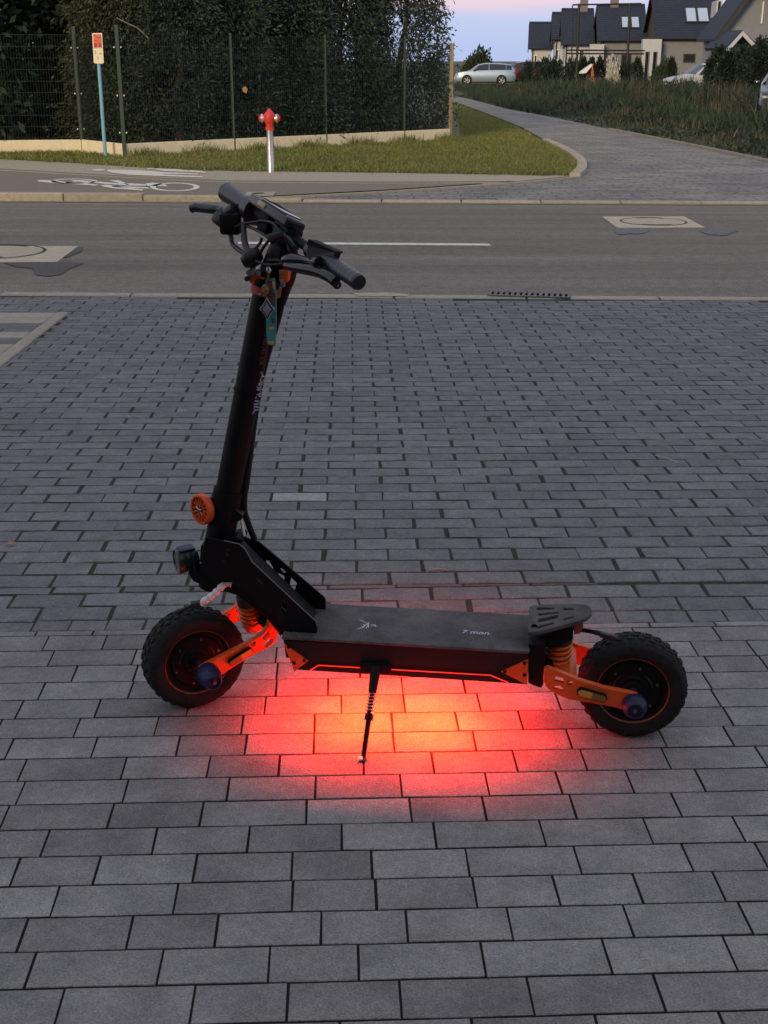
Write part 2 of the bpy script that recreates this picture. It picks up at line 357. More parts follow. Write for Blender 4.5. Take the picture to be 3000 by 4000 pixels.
# ------------------------------------------------------------------ driveway paving (frame tilted with the slope)
M_bk = mat('tumbled_paver', (.222, .217, .216), .93, c2=(.150, .147, .150), nscale=16, bump=.6, bscale=140, rnd=.12, spec=.25)
M_bk2 = mat('pale_paver', (.33, .325, .31), .93, var=.14, nscale=24, bump=.55, bscale=110, spec=.25)
M_bn = mat('smooth_paver', (.320, .300, .292), .9, c2=(.190, .180, .180), nscale=7, bump=.6, bscale=200, rnd=.19, spec=.3)
for m_ in (M_bk, M_bk2, M_bn): add_grain(m_, 230, .28); add_grain(m_, 55, .12)
drive = MB().add([(-9, .2, -.0026), (9, .2, -.0026), (9, Y_EDGE+.35, -.0026), (-9, Y_EDGE+.35, -.0026)], [(0, 1, 2, 3)]).build('driveway', M_joint, None, None)
drive.matrix_world = TILT; tag(drive, 'grey block paved driveway sloping down to the street', None, None, 'structure')
def brickmesh(name, lx, ly, ch, rough=0, seed=0):
    # unit-ish block with chamfered, slightly irregular top edge; origin at centre of the top
    rr = random.Random(seed); j = lambda a: rr.uniform(-a, a)*rough
    hx, hy = lx/2, ly/2; d = .03
    def loop(x, y, z, a):
        pts = []
        for sx, sy in ((-1, -1), (0, -1), (1, -1), (1, 1), (0, 1), (-1, 1)): pts.append((sx*x+j(a), sy*y+j(a), z+j(a*.4)))
        return pts
    vs = loop(hx, hy, -d, 0)+loop(hx, hy, -ch, .003)+loop(hx-ch, hy-ch, 0, .003)
    fs = [tuple(12+i for i in range(6))]
    for b in (0, 6):
        for i in range(6): fs.append((b+i, b+(i+1) % 6, b+6+(i+1) % 6, b+6+i))
    me = bpy.data.meshes.new(name); me.from_pydata(vs, [], fs); me.update(); return me, vs, fs
P_ROW, L_BR, Y0, X0 = .105, .21746, 7.61859, .01589
far_vars = [brickmesh('paver', .2085, .0938, .0020, .9, k) for k in range(6)]
for me, _, _ in far_vars: me.materials.append(M_bk)
lb0, lb1 = dpt(245, 1238), dpt(0, 1430)                 # boundary of the neighbour's pale paving
def left_limit(y): return lb0.x+(lb1.x-lb0.x)*(y-lb0.y)/(lb1.y-lb0.y)
bricks = []                                             # (dist, x, y, lx, ly, kind)
k = -18
while True:
    yc = Y0-(k+.5)*P_ROW
    if yc < 3.62: break
    if yc < 9.36:
        off = X0+(0 if k % 2 == 0 else L_BR/2)
        for j in range(-40, 41):
            xc = off+(j+.5)*L_BR
            px = dproj((xc, yc, 0))
            if px[0] < -260 or px[0] > 3260: continue
            if xc+.1 < left_limit(yc)+.03 and yc < lb0.y+.02: continue
            if (TILT @ Vector((xc, yc, 0))-nA).dot(Vector((-nd.y, nd.x, 0))) > -.11: continue
            bricks.append((yc, xc, yc, 1, 1, 0))
    k += 1
yb = Y0-38*P_ROW
for xi in np.arange(-2.2, 2.2, L_BR):                   # wedge course, then two full courses, then the cut course
    xc = xi+.06; wd = max(.012, .05-.027*(xc+.9)); sh = .5*wd
    if xc < .9: bricks.append((yb-.03, xc, yb-.004-sh, 1, (wd-.006)/.0938, 0))
    for r_ in (0, 1):
        yy = yb-.003-wd-P_ROW*(r_+.5); bricks.append((yy, xc+(L_BR/2)*((r_+1) % 2), yy, 1, 1, 0))
    ycut = yb-.003-wd-2*P_ROW; ylow = 3.302+.0115*xc
    dcut = ycut-ylow
    for h_ in (0, 1):
        bricks.append((ylow, xc-.05+h_*.109, ylow+dcut/2, .50, max(.25, (dcut-.006)/.0938), 0))
pale_px = [(1165, 1938)]
bricks.sort()
stuffV = []; stuffF = []
for idx, (_, x, y, sx, sy, kd) in enumerate(bricks):
    jx, jy, jz, ja = random.gauss(0, .0024), random.gauss(0, .0012), random.gauss(0, .0003), random.gauss(0, .006)
    vi = random.randrange(6)
    if idx < 300:
        q = dproj((x, y, 0)); me = far_vars[vi][0]
        o = bpy.data.objects.new('brick', me); col.objects.link(o); o.parent = drive
        if abs(q[0]-1165) < 85 and abs(q[1]-1938) < 18:
            o.data = me.copy(); o.data.materials[0] = M_bk2
        o.location = (x+jx, y+jy, jz); o.rotation_euler = (random.gauss(0, .002), random.gauss(0, .0015), ja); o.scale = (sx, sy, 1)
    else:
        M_ = Matrix.Translation((x+jx, y+jy, jz))@Matrix.Rotation(ja, 4, 'Z'); b0 = len(stuffV)
        stuffV += [tuple(M_ @ Vector(v)) for v in far_vars[vi][1]]; stuffF += [tuple(i+b0 for i in f) for f in far_vars[vi][2]]
me = bpy.data.meshes.new('bricks'); me.from_pydata(stuffV, [], stuffF); me.update()
o = mkobj('distant_bricks', me, M_bk, drive); o['kind'] = 'stuff'

hf = MB(); hf.box((-4, -5.2, 2.0), (21, 5, 4.6)); hfo = hf.build('shade_house', mat('shade_house_wall', (.16, .155, .15), .9, var=.1, nscale=2), None, None); tag(hfo, 'unseen house block added behind the viewer to shade the driveway', None, None, 'structure')  # unseen block, added to keep sky and low sun off the driveway
mb = MB(); mb.prism([(-14.8, -8.2, 4.3), (-14.8, -2.3, 4.3), (-14.8, -5.2, 6.2)], (21.6, 0, 0)); mb.build('roof', mat('shade_house_roof', (.03, .03, .035), .7), hfo, None)  # unseen roof of the added shade block
# smooth pavers in the foreground: joints read row by row from the photograph
front = empty('front_paving'); front.matrix_world = TILT; tag(front, 'smooth grey block paving in the foreground under the scooter', None, None, 'structure')
PN, YN, ROT = .09876, 2.6794, .0115
rowsj = {0: [(36, 2925), (366, 2925), (692, 2925), (958, 2925), (1225, 2920), (1539, 2915), (1857, 2910), (2231, 2905), (2599, 2905), (2865, 2905)],
 1: [(90, 2998), (484, 2998), (814, 2995), (1091, 2990), (1420, 2985), (1690, 2980), (2014, 2978), (2284, 2975), (2608, 2975), (2983, 2970)],
 2: [(81, 3094), (488, 3094), (891, 3085), (1231, 3080), (1566, 3070), (1905, 3068), (2187, 3065), (2466, 3065), (2743, 3062)],
 3: [(14, 3198), (429, 3195), (785, 3185), (1196, 3180), (1604, 3170), (1893, 3162), (2241, 3158), (2648, 3155)],
 4: [(172, 3300), (601, 3295), (969, 3288), (1335, 3280), (1699, 3268), (2122, 3262), (2538, 3260), (2897, 3258)],
 5: [(375, 3408), (760, 3400), (1139, 3393), (1453, 3385), (1828, 3375), (2259, 3370), (2693, 3368), (2987, 3365)],
 6: [(212, 3528), (683, 3520), (1141, 3510), (1469, 3503), (1855, 3490), (2176, 3488), (2499, 3487), (2820, 3485)],
 7: [(86, 3655), (504, 3650), (845, 3643), (1254, 3635), (1590, 3620), (1993, 3615), (2461, 3612), (2924, 3610)],
 8: [(116, 3795), (624, 3785), (1049, 3775), (1401, 3765), (1889, 3752), (2377, 3750), (2861, 3745)],
 9: [(231, 3935), (752, 3925), (1124, 3918), (1563, 3900), (2074, 3895), (2580, 3890)],
 10: [(300, 4080), (820, 4070), (1330, 4050), (1850, 4040), (2341, 4030), (2834, 4020)],
 -1: [(294, 2856), (607, 2848), (1228, 2830), (1532, 2822), (1785, 2818), (2034, 2815), (2851, 2807)],
 -2: [(67, 2788), (374, 2785), (731, 2778), (1333, 2758), (1579, 2752), (1872, 2748), (2803, 2735)],
 -3: [(154, 2716), (504, 2712), (1282, 2690), (1571, 2686), (1814, 2680), (2767, 2667)],
 -4: [(282, 2650), (523, 2646), (2774, 2600), (2991, 2600)], -5: [(190, 2588), (518, 2584), (2714, 2538)], -6: [(169, 2528), (400, 2526), (2484, 2482), (2805, 2481)]}
near_cache = {}
def near_mesh(l, wy):
    key = (round(l, 3), round(wy, 3))
    if key not in near_cache:
        me, _, _ = brickmesh('smooth_paver', l-.0050, wy-.0050, .0010, .3, len(near_cache)); me.materials.append(M_bn); near_cache[key] = me
    return near_cache[key]
cr, sr = math.cos(ROT), math.sin(ROT)
MF = Matrix.Translation((0, YN, 0))@Matrix.Rotation(ROT, 4, 'Z')
fb = MB().add([(-6, -2.6, -.0018), (6, -2.6, -.0018), (6, 6*PN+.036, -.0018), (-6, 6*PN+.036, -.0018)], [(0, 1, 2, 3)], MF).build('joint_bed', mat('fine_joint', (.018, .017, .017), 1, spec=.1), front, None)
def near_brick(x0, x1, y0, y1):
    o = bpy.data.objects.new('brick', near_mesh(x1-x0, y1-y0)); col.objects.link(o); o.parent = front
    o.matrix_parent_inverse = Matrix.Identity(4)
    o.matrix_local = MF @ Matrix.Translation(((x0+x1)/2, (y0+y1)/2, random.gauss(0, .0003)))@Matrix.Rotation(random.gauss(0, .003), 4, 'X')@Matrix.Rotation(random.gauss(0, .0012), 4, 'Y')
MFi = MF.inverted()
for r_ in range(-7, 14):
    y1 = -r_*PN; y0 = y1-PN
    if r_ == -7: y1 = 6*PN+.034; y0 = 6*PN
    xs = sorted((MFi @ dpt(*p)).x for p in rowsj.get(r_, []))
    if not xs: xs = [random.uniform(-.1, .1)]
    lo = (MFi @ dpt(-200, 2650)).x-.3; hi = (MFi @ dpt(3200, 2650)).x+.3
    if r_ >= 3: lo, hi = -1.05, 1.15
    while xs[0] > lo: xs.insert(0, xs[0]-random.choice([.165, .196, .23]))
    while xs[-1] < hi: xs.append(xs[-1]+random.choice([.165, .196, .23]))
    full = [xs[0]]
    for a, b in zip(xs, xs[1:]):
        gap = b-a
        if gap > .29:
            best = None
            for n_ in range(2, 9):
                if .15 <= gap/n_ <= .25: best = n_ if best is None or abs(gap/n_-.2) < abs(gap/best-.2) else best
            n_ = best or max(1, round(gap/.2)); c_ = [random.choice([.165, .196, .23]) for _ in range(n_)]; s_ = sum(c_); t_ = a
            for q_ in c_: t_ += q_*gap/s_; full.append(t_)
            full[-1] = b
        else: full.append(b)
    for a, b in zip(full, full[1:]): near_brick(a, b, y0, y1)

# pale paving of the neighbour's drive at the left edge
npv = empty('neighbour_paving'); npv.matrix_world = TILT; tag(npv, 'pale worn paving of the next drive at the left edge', None, None, 'structure')
M_np = mat('pale_slab', (.36, .32, .26), .93, var=.14, nscale=16, bump=.4, rnd=.08, spec=.25); M_np2 = mat('grey_slab', (.17, .165, .16), .93, var=.14, nscale=16, bump=.4, rnd=.08, spec=.25)
yy = lb1.y-.6; r_ = 0
while yy < lb0.y+.02:
    xr = left_limit(yy+.05)-.075; x_ = xr; wv = .10 if yy < lb0.y-.55 else .2
    while x_ > xr-2.2:
        wl = .2 if wv < .15 else .4
        dark = (.42 < (lb0.y-yy) < .60) or (.80 < (lb0.y-yy) < .98)
        mb = MB(); mb.rbox((x_-wl/2, yy+wv/2, -.03), (wl-.006, wv-.006, .072), .004, None, 1); mb.build('slab', M_np2 if dark else M_np, npv, 25); x_ -= wl
    yy += wv; r_ += 1
nk = 0; d_ = (lb0-lb1).normalized(); t_ = -.8
while t_ < (lb0-lb1).length:
    A = lb1+d_*t_; M_ = Matrix.Translation(A+d_*.25)@Matrix.Rotation(math.atan2(d_.y, d_.x), 4, 'Z')
    mb = MB(); mb.rbox((0, .03, -.02), (.494, .08, .064), .006, M_, 1); mb.build('edging_block', M_np, npv, 25); t_ += .5
# near road edge: flush concrete edging stones + drain grate
edge = empty('near_edging'); tag(edge, 'flush concrete edging stones where the driveway meets the street', None, None, 'structure')
nn = Vector((-nd.y, nd.x, 0)); i = -3
while i < 10:
    p = nA+nd*(i*1.0); M_ = Matrix.Translation(p+nd*.5+nn*.01)@Matrix.Rotation(math.atan2(nd.y, nd.x), 4, 'Z')
    mb = MB(); mb.rbox((0, 0, -.085), (.99, .13, .2), .008, M_ @ Matrix.Translation((0, 0, -.012)), 1); mb.build('edging_stone', M_kerb, edge, 30); i += 1
dustl = gp((1380, 1148), (1520, 1146), (1600, 1152), (1590, 1160), (1400, 1160)); marks('dust_patch', [dustl], mat('sand_dust', (.45, .38, .27), 1, var=.2, nscale=20), ZR+.007, road)

M_iron = mat('cast_iron', (.045, .043, .042), .65, .6, var=.3, nscale=30, bump=.3)
gr = empty('storm_drain'); g0, g1 = gpt(1912, 1156), gpt(2222, 1166); gd = (g1-g0).normalized(); gn = Vector((-gd.y, gd.x, 0)); gl = (g1-g0).length
gr.location = g0; tag(gr, 'iron storm drain grate with square slots at the near street edge', 'drain')
Mg = Matrix.Rotation(math.atan2(gd.y, gd.x), 4, 'Z')
MB().box((gl/2, .05, .0055), (gl, .13, .006), Mg).build('slot_bed', mat('drain_dark', (.004, .004, .004), 1, spec=0), gr, None)
M_gbar = mat('drain_bar', (.20, .185, .165), .8, .2, var=.2, nscale=30)
nb = 14
for i in range(nb+1): MB().box((gl*i/nb, .05, .011), (.022, .13, .008), Mg).build('bar', M_gbar, gr, None)
for y_ in (-.022, .122): MB().box((gl/2, y_, .0115), (gl+.03, .022, .010), Mg).build('rail', M_gbar, gr, None)

def manhole(name, quad, cpx, rx, ry, label, lidcol, slabcol):
    root = empty(name, gpt(*cpx)); c = root.location.copy(); tag(root, label, 'manhole', 'manhole covers in the street')
    q = [gpt(x, y)-c for x, y in quad]
    mb = MB(); mb.prism([(p.x, p.y, .001) for p in q], (0, 0, .007)); mb.build('concrete_frame', mat(name+'_frame', slabcol, .9, var=.15, nscale=12, bump=.4), root, 30)
    a = (gpt(cpx[0]+rx, cpx[1])-gpt(cpx[0]-rx, cpx[1])).length/2; b = (gpt(cpx[0], cpx[1]-ry)-gpt(cpx[0], cpx[1]+ry)).length/2
    rr = (a+b)/2
    MB().lathe([(0, .0105), (rr*.93, .0105), (rr*.93, .0085)], 48).build('cover', mat(name+'_lid', lidcol, .85, .1, var=.15, nscale=20, bump=.4), root, 30)
    MB().lathe([(rr*.935, .009), (rr*.945, .0115), (rr*.985, .0115), (rr, .009)], 48).build('seat_ring', M_iron, root, 30)
    for k, s_ in enumerate((1, -1)):
        mb = MB(); A = []
        for i in range(7):
            t = R(115-10*i if k == 0 else 295-10*i); A.append((t))
        vs = [(rr*.90*math.cos(t), rr*.90*math.sin(t), .0125) for t in A]+[(rr*.78*math.cos(t), rr*.78*math.sin(t), .0125) for t in A]
        mb.add(vs, [(i, i+1, 8+i, 7+i) for i in range(6)]); mb.build('lift_slot', M_iron, root, None)
    return root
manhole('manhole', [(2352, 848), (2672, 848), (2752, 890), (2412, 892)], (2552, 868), 128, 16, 'round manhole cover in a pale square slab, right side of the far lane', (.46, .40, .30), (.50, .43, .32))
manhole('manhole', [(-420, 964), (305, 964), (222, 1026), (-420, 1030)], (-20, 986), 225, 24, 'round manhole cover in a dirty grey slab cut off by the left edge', (.38, .345, .28), (.27, .255, .22))
vc = empty('valve_cover', gpt(1010, 758, ZW)); c_ = vc.location.copy(); tag(vc, 'small square concrete valve cover slab in the cycle path', 'cover')
mb = MB(); mb.prism([(p.x-c_.x, p.y-c_.y, .001) for p in gp((952, 764), (968, 752), (1078, 752), (1066, 765), z=ZW)], (0, 0, .008)); mb.build('slab', M_walk, vc, 30)
MB().lathe([(0, .0135), (.075, .0135), (.085, .009)], 24).build('lid', M_iron, vc, 30)


# ================================================================== VEGETATION
M_thuja = leafmat('thuja_leaf', (.050, .070, .058), .40, .25)
M_thuja2 = leafmat('thuja_leaf_olive', (.068, .080, .050), .40, .25)
M_walnut = leafmat('olive_leaf', (.14, .145, .06), .45, .3)
M_bark = mat('bark', (.07, .055, .04), .95, var=.3, nscale=20, bump=.6)
M_bush = leafmat('bush_leaf', (.035, .055, .03), .5, .25)
M_dark = leafmat('cypress_leaf', (.022, .036, .024), .4, .15)

def unit(v): return v/np.maximum(1e-9, np.linalg.norm(v, axis=-1, keepdims=True))
def leaves(P, D, size, wid, jitter=.5, rg=rng):
    # rhombic leaf / spray quads at P pointing along D
    n = len(P); D = unit(D+rg.normal(0, jitter, (n, 3))); X = unit(np.cross(D, rg.normal(0, 1, (n, 3))))
    l = size*rg.uniform(.6, 1.4, (n, 1)); w_ = wid*rg.uniform(.6, 1.4, (n, 1))
    nrm_ = np.cross(D, X)
    V = np.stack([P, P+D*l*.5+X*w_+nrm_*w_*.25, P+D*l, P+D*l*.5-X*w_+nrm_*w_*.25], 1).reshape(-1, 3)
    return V, np.arange(4*n).reshape(-1, 4)
def crown_points(n, prof, r0, rg, clump=140, thick=.35):
    # points near the surface of a lumpy crown; prof(t)->radius factor, t in 0..1 height
    C = []
    for _ in range(clump):
        t = rg.uniform(0, 1)**.9; a = rg.uniform(0, 2*np.pi); r = prof(t)*r0*(1-thick*rg.uniform(0, 1)**1.6)
        C.append((r*np.cos(a), r*np.sin(a), t, a))
    C = np.array(C); k = rg.integers(0, clump, n)
    return C, k
def thuja_mesh(name, h, r0, n, seed, size=.13, wid=.028, droop=-.35, prof=None, spread=.13):
    rg = np.random.default_rng(seed); prof = prof or (lambda t: (1-t*.55)*(min(1, .55+t*3)))
    C, k = crown_points(n, prof, r0, rg, 170)
    base = np.stack([C[k, 0], C[k, 1], C[k, 2]*h], 1)+rg.normal(0, 1, (n, 3))*np.array([spread, spread, spread*1.3])*r0
    base[:, 2] = np.clip(base[:, 2], .05, None)
    out = unit(np.stack([base[:, 0], base[:, 1], np.zeros(n)], 1)); D = out+np.array([0, 0, 1])*rg.normal(droop, .7, (n, 1))
    V, Fq = leaves(base, D, size, wid, .45, rg); return np_mesh(name, V, Fq)
def trunk_mesh(name, h, r, seed, limbs=6, spread=.5):
    rr = random.Random(seed); mb = MB()
    pts = [(rr.uniform(-.04, .04)*i, rr.uniform(-.04, .04)*i, h*i/5-.15*(i == 0)) for i in range(6)]
    mb.tube(spline(pts, 3), [r*(1-.75*i/15) for i in range(16)], 9)
    for i in range(limbs):
        z = h*rr.uniform(.2, .85); a = rr.uniform(0, 6.28); l = spread*rr.uniform(.6, 1.2)
        mb.tube(spline([(0, 0, z), (l*.5*math.cos(a), l*.5*math.sin(a), z+l*.25), (l*math.cos(a), l*math.sin(a), z+l*.7)], 3), [r*.35*(1-.13*q) for q in range(7)], 6)
    return mb.mesh(name, 60)
def tree(name, label, cat, loc, crown, trunk, cm, group=None, rz=0, s=1.0, sz=None):
    o = empty(name, loc, rz); o.scale = (s, s, sz or s); tag(o, label, cat, group)
    mkobj('crown', crown, None, o); mkobj('trunk', trunk, None, o); return o
def with_mat(me, m): me.materials.append(m); return me
th = [with_mat(thuja_mesh('thuja_a', 4.2, 1.25, 34000, 1, .10, .017), M_thuja), with_mat(thuja_mesh('thuja_b', 4.2, 1.25, 34000, 2, .10, .017), M_thuja), with_mat(thuja_mesh('thuja_c', 4.2, 1.25, 34000, 3, .10, .018, droop=-.6), M_thuja2)]
tt = with_mat(trunk_mesh('thuja_trunk', 3.6, .11, 4), M_bark)

# fence line (world)
f1, f2, f5 = gpt(325, 594, ZW), gpt(489, 613, ZW), gpt(1757, 545, ZW)
fdir = (f5-f2).normalized(); fnrm = Vector((-fdir.y, fdir.x, 0))
def on_line(px, a, b):
    d = rayw(px, 560); n_ = Vector(((b-a).y, -(b-a).x, 0)); t = (a-CAMW).dot(n_)/d.dot(n_); P = CAMW+d*t; return Vector((P.x, P.y, ZW))
f3, f4, f45 = on_line(915, f2, f5), on_line(1274, f2, f5), on_line(1578, f2, f5)
ldir = (gpt(-500, 604, ZW)-f1).normalized()
f0 = f1+ldir*2.5; fm = f1+ldir*5.0
specs = []   # the hedge: (t along fence, back offset, variant, scale, zscale, label)
hl = ['dark conifer in the hedge beside the end post of the fence', 'dark conifer in the hedge, second from the end post', 'dark conifer in the hedge, third from the end post', 'conifer in the hedge right behind the fire hydrant',
      'conifer in the hedge just left of the fire hydrant', 'olive tinged conifer in the hedge right of the sign post', 'olive conifer in the hedge behind the sign post', 'olive conifer in the hedge just left of the sign post', 'olive conifer at the far left end of the hedge']
Lf = (f5-f2).length
hs = [(Lf-.50, 1.05, 0, .88, 1.15), (Lf-2.0, 1.35, 1, 1.0, 1.0), (Lf-3.4, 1.3, 0, 1.0, .80), (Lf-4.9, 1.35, 1, 1.05, .80), (Lf-6.2, 1.3, 0, 1.0, .78), (1.3, 2.2, 2, 1.0, .84)]
for i, (t_, b_, vv, s_, sz_) in enumerate(hs):
    p = f2+fdir*t_+fnrm*b_
    tree('hedge_conifer', hl[i], 'tree', (p.x, p.y, ZR-.05), th[vv], tt, None, 'conifers of the hedge behind the fence', 1.3*i, s_, sz_)
for i, t_ in enumerate((.3, 1.7, 3.2)):
    p = f1+ldir*t_+Vector((.2, 3.0, 0)); tree('hedge_conifer', hl[6+i], 'tree', (p.x, p.y, ZR-.05), th[2], tt, None, 'conifers of the hedge behind the fence', 2.1+i, 1.0, .84)
# taller dark trees behind the hedge
dk = with_mat(thuja_mesh('dark_tree', 6.5, 2.0, 14000, 9, .2, .05, -.2, lambda t: (1-t*.7)*min(1, .5+t*3)), M_dark)
dtk = with_mat(trunk_mesh('dark_trunk', 5.5, .16, 14), M_bark)
bl = ['tall dark spruce behind the hedge near the top left corner', 'tall dark spruce behind the hedge above the sign post', 'tall dark spruce behind the hedge above the fire hydrant', 'tall dark spruce behind the right half of the hedge', 'lower dark spruce behind the hedge right of the fire hydrant']
for i, (t_, b_, s_) in enumerate([(-1.8, 4.2, 1.0), (1.4, 3.6, 1.0), (3.3, 4.0, .86), (Lf-2.6, 3.6, .98), (5.3, 3.0, .70)]):
    p = f2+fdir*t_+fnrm*b_; tree('dark_spruce', bl[i], 'tree', (p.x, p.y, ZR-.05), dk, dtk, None, 'dark trees behind the hedge', i*1.1, s_)
# broad-leaved tree whose pale olive twigs hang over the hedge at top left
def weeping_mesh(name, seed, n=7000):
    rg = np.random.default_rng(seed); V = []; base = []; D = []
    for _ in range(170):
        a = rg.uniform(0, 6.28); r = rg.uniform(.5, 2.3); z0 = rg.uniform(2.6, 4.6); ln = rg.uniform(.4, 1.4)
        m_ = 42; t = rg.uniform(0, 1, m_); r_ = r+.15*t
        base.append(np.stack([r_*np.cos(a)+rg.normal(0, .06, m_), r_*np.sin(a)+rg.normal(0, .06, m_), z0-t*ln], 1)); D.append(np.tile([np.cos(a)*.4, np.sin(a)*.4, -1], (m_, 1)))
    V, Fq = leaves(np.concatenate(base), np.concatenate(D), .13, .033, .5, rg); return np_mesh(name, V, Fq)
p = gpt(150, 590)+Vector((-.1, 3.4, 0)); tree('weeping_tree', 'pale olive broad-leaved tree hanging over the hedge at top left', 'tree', (p.x, p.y, ZR-.05), with_mat(weeping_mesh('weeping_crown', 21), M_walnut), with_mat(trunk_mesh('weeping_trunk', 4.4, .14, 22, 10, 1.4), M_bark), None)
# bare grey branch in the hedge and a brown withered leaf caught there
br = [ypt(455, 70, f2.y+.6), ypt(500, 92, f2.y+.5), ypt(540, 112, f2.y+.4), ypt(580, 150, f2.y+.35)]; o = MB().tube(spline(br, 5), .009, 6).build('bare_branch', mat('grey_bark', (.17, .15, .13), .9, var=.2), None); tag(o, 'bare grey branch sticking out of the hedge, upper left', 'branch')
lp = ypt(958, 352, f3.y-.02); mb = MB(); mb.add([(0, 0, .07), (.045, -.02, .02), (.02, .01, -.06), (-.04, -.01, -.03), (-.06, .01, .03)], [(0, 1, 2), (0, 2, 3), (0, 3, 4)]); o = mb.build('withered_leaf', mat('dry_leaf', (.32, .20, .10), .9, var=.2), None, None); o.location = lp; tag(o, 'withered brown leaf caught in the fence beside a post', 'leaf')

# fence
fence = empty('fence', f2); fc = f2.copy(); tag(fence, 'dark green wire mesh fence on a low pale concrete base', 'fence')
M_post = mat('green_post', (.010, .032, .024), .6); M_wire = mat('green_wire', (.010, .022, .018), .7)
M_base = mat('fence_base', (.76, .68, .50), .9, nscale=9, bump=.3, c2=(.62, .55, .40))
M_capw = mat('white_cap', (.7, .7, .68), .5)
FH = 2.12
def panel(a, b, wires=True):
    d = b-a; l = d.length; ang = math.atan2(d.y, d.x); M_ = Matrix.Translation(a-fc)@Matrix.Rotation(ang, 4, 'Z')
    MB().rbox((l/2, 0, .06), (l-.02, .06, .34), .01, M_, 1).build('base_slab', M_base, fence, 30)
    mb = MB()
    x = .05
    while x < l: mb.box((x, -.02, .24+(FH-.3)/2), (.004, .004, FH-.3), M_); x += .05
    z = .27
    while z < FH-.03: mb.box((l/2, -.02, z), (l, .006, .006), M_); z += .2
    mb.build('mesh_panel', M_wire, fence, None)
def post(p, top=FH, m=None, r=.03, caps=True):
    q = p-fc; mb = MB(); mb.rbox((q.x, q.y, top/2-.1), (r*2, r*2, top+.2), .005, None, 1); o = mb.build('post', m or M_post, fence, 30)
    if caps:
        for z in (.42, 1.05, 1.85):
            for s_ in (-1, 1): MB().lathe([(0, .012), (.012, .008), (.014, 0)], 10, Matrix.Translation((q.x+s_*.06, q.y-.035, z))@Matrix.Rotation(R(90), 4, 'X')).build('clip', M_capw, fence, 40)
for a, b in ((fm, f0), (f0, f1), (f1, f2), (f2, f3), (f3, f4), (f4, f45), (f45, f5)): panel(a, b)
for p, c in ((f1, True), (f2, True), (f0, False)): post(p, FH+.1, None, .035, c)
for p in (f3, f4, f45): post(p, FH, None, .026, False)
post(f5, 2.0, mat('grey_timber_post', (.22, .18, .13), .9, var=.2, nscale=6, stretch=(1, 1, .1)), .045, False)

# ---------------------------------------------------------------- grass verge, field and weeds
def blades(name, pts, hmin, hmax, wid, m, lean=.35, rg=rng, kind='stuff', label=None):
    n = len(pts); a = rg.uniform(0, 6.28, n); h = rg.uniform(hmin, hmax, n); dx = np.stack([np.cos(a), np.sin(a), np.zeros(n)], 1)
    ld = rg.normal(0, lean, (n, 2)); tip = pts+np.stack([ld[:, 0]*h, ld[:, 1]*h, h], 1); mid = pts+np.stack([ld[:, 0]*h*.35, ld[:, 1]*h*.35, h*.55], 1)
    ww = (wid*rg.uniform(.6, 1.4, n))[:, None]
    V = np.stack([pts-dx*ww, pts+dx*ww, mid+dx*ww*.8, mid-dx*ww*.8, tip], 1).reshape(-1, 3); k = np.arange(n)[:, None]*5
    V3 = np.concatenate([k+np.array([[0, 1, 2]]), k+np.array([[0, 2, 3]]), k+np.array([[3, 2, 4]])])
    o = mkobj(name, np_mesh(name, V, V3), m); tag(o, label, None, None, kind); return o
def scatter(poly, n, rg=rng):
    P = np.array([(p[0], p[1]) for p in poly]); lo = P.min(0); hi = P.max(0); out = np.zeros((0, 2)); k = len(P)
    while len(out) < n:
        q = rg.uniform(lo, hi, (n*2, 2)); ins = np.zeros(len(q), bool)
        for i in range(k):
            a, b = P[i], P[(i+1) % k]; c = ((a[1] > q[:, 1]) != (b[1] > q[:, 1])) & (q[:, 0] < (b[0]-a[0])*(q[:, 1]-a[1])/(b[1]-a[1]+1e-12)+a[0]); ins ^= c
        out = np.concatenate([out, q[ins]])
    return out[:n]
M_turf = mat('turf', (.12, .12, .05), .95, c2=(.06, .07, .03), nscale=3, bump=.5, bscale=30)
M_grass = leafmat('grass_blade', (.185, .205, .065), .6, .3)
M_grassd = leafmat('grass_blade_dry', (.30, .25, .11), .4, .3)
vpx = [(-500, 588), (0, 620), (330, 638), (650, 658), (900, 666), (1500, 673), (2000, 681), (2235, 684), (2256, 660), (2248, 628), (2195, 592), (2105, 544), (2025, 500), (1925, 459), (1845, 429), (1765, 399)]
vg = gp(*vpx, z=ZW); back = [Vector((f5.x+.3, f5.y+7, ZW)), Vector((f2.x-5, f2.y+7, ZW)), Vector((f2.x-9, f2.y+4, ZW))]
verge = sheet('grass_verge', vg+back, M_turf, ZW-.002); tag(verge, 'patchy mown grass strip in front of the fence')
front_poly = vg+[f5+fnrm*.02+Vector((.3, .0, 0)), f2-fnrm*.02, f1-Vector((0, .05, 0)), f0, fm]
pp = scatter(front_poly, 60000); blades('verge_grass', np.column_stack([pp, np.full(len(pp), ZW-.004)]), .03, .085, .006, M_grass, .6, label='short green grass on the verge in front of the fence')
E_ = spline([gpt(x, y, ZW) for x, y in vpx[:8]], 40); q_ = rng.integers(0, len(E_)-1, 3500); e_pts = np.array([E_[i] for i in q_])+(np.array([E_[i+1]-E_[i] for i in q_]))*rng.uniform(0, 1, (3500, 1))+np.column_stack([rng.normal(0, .05, 3500), rng.normal(0, .07, 3500)-.02, np.zeros(3500)])
e_pts = e_pts[np.sin(e_pts[:, 0]*7)+np.sin(e_pts[:, 0]*17+1)+rng.normal(0, .6, 3500) > .1]; blades('verge_edge_grass', e_pts, .03, .10, .006, M_grass, .8, label='ragged grass creeping over the pavement edge of the verge')
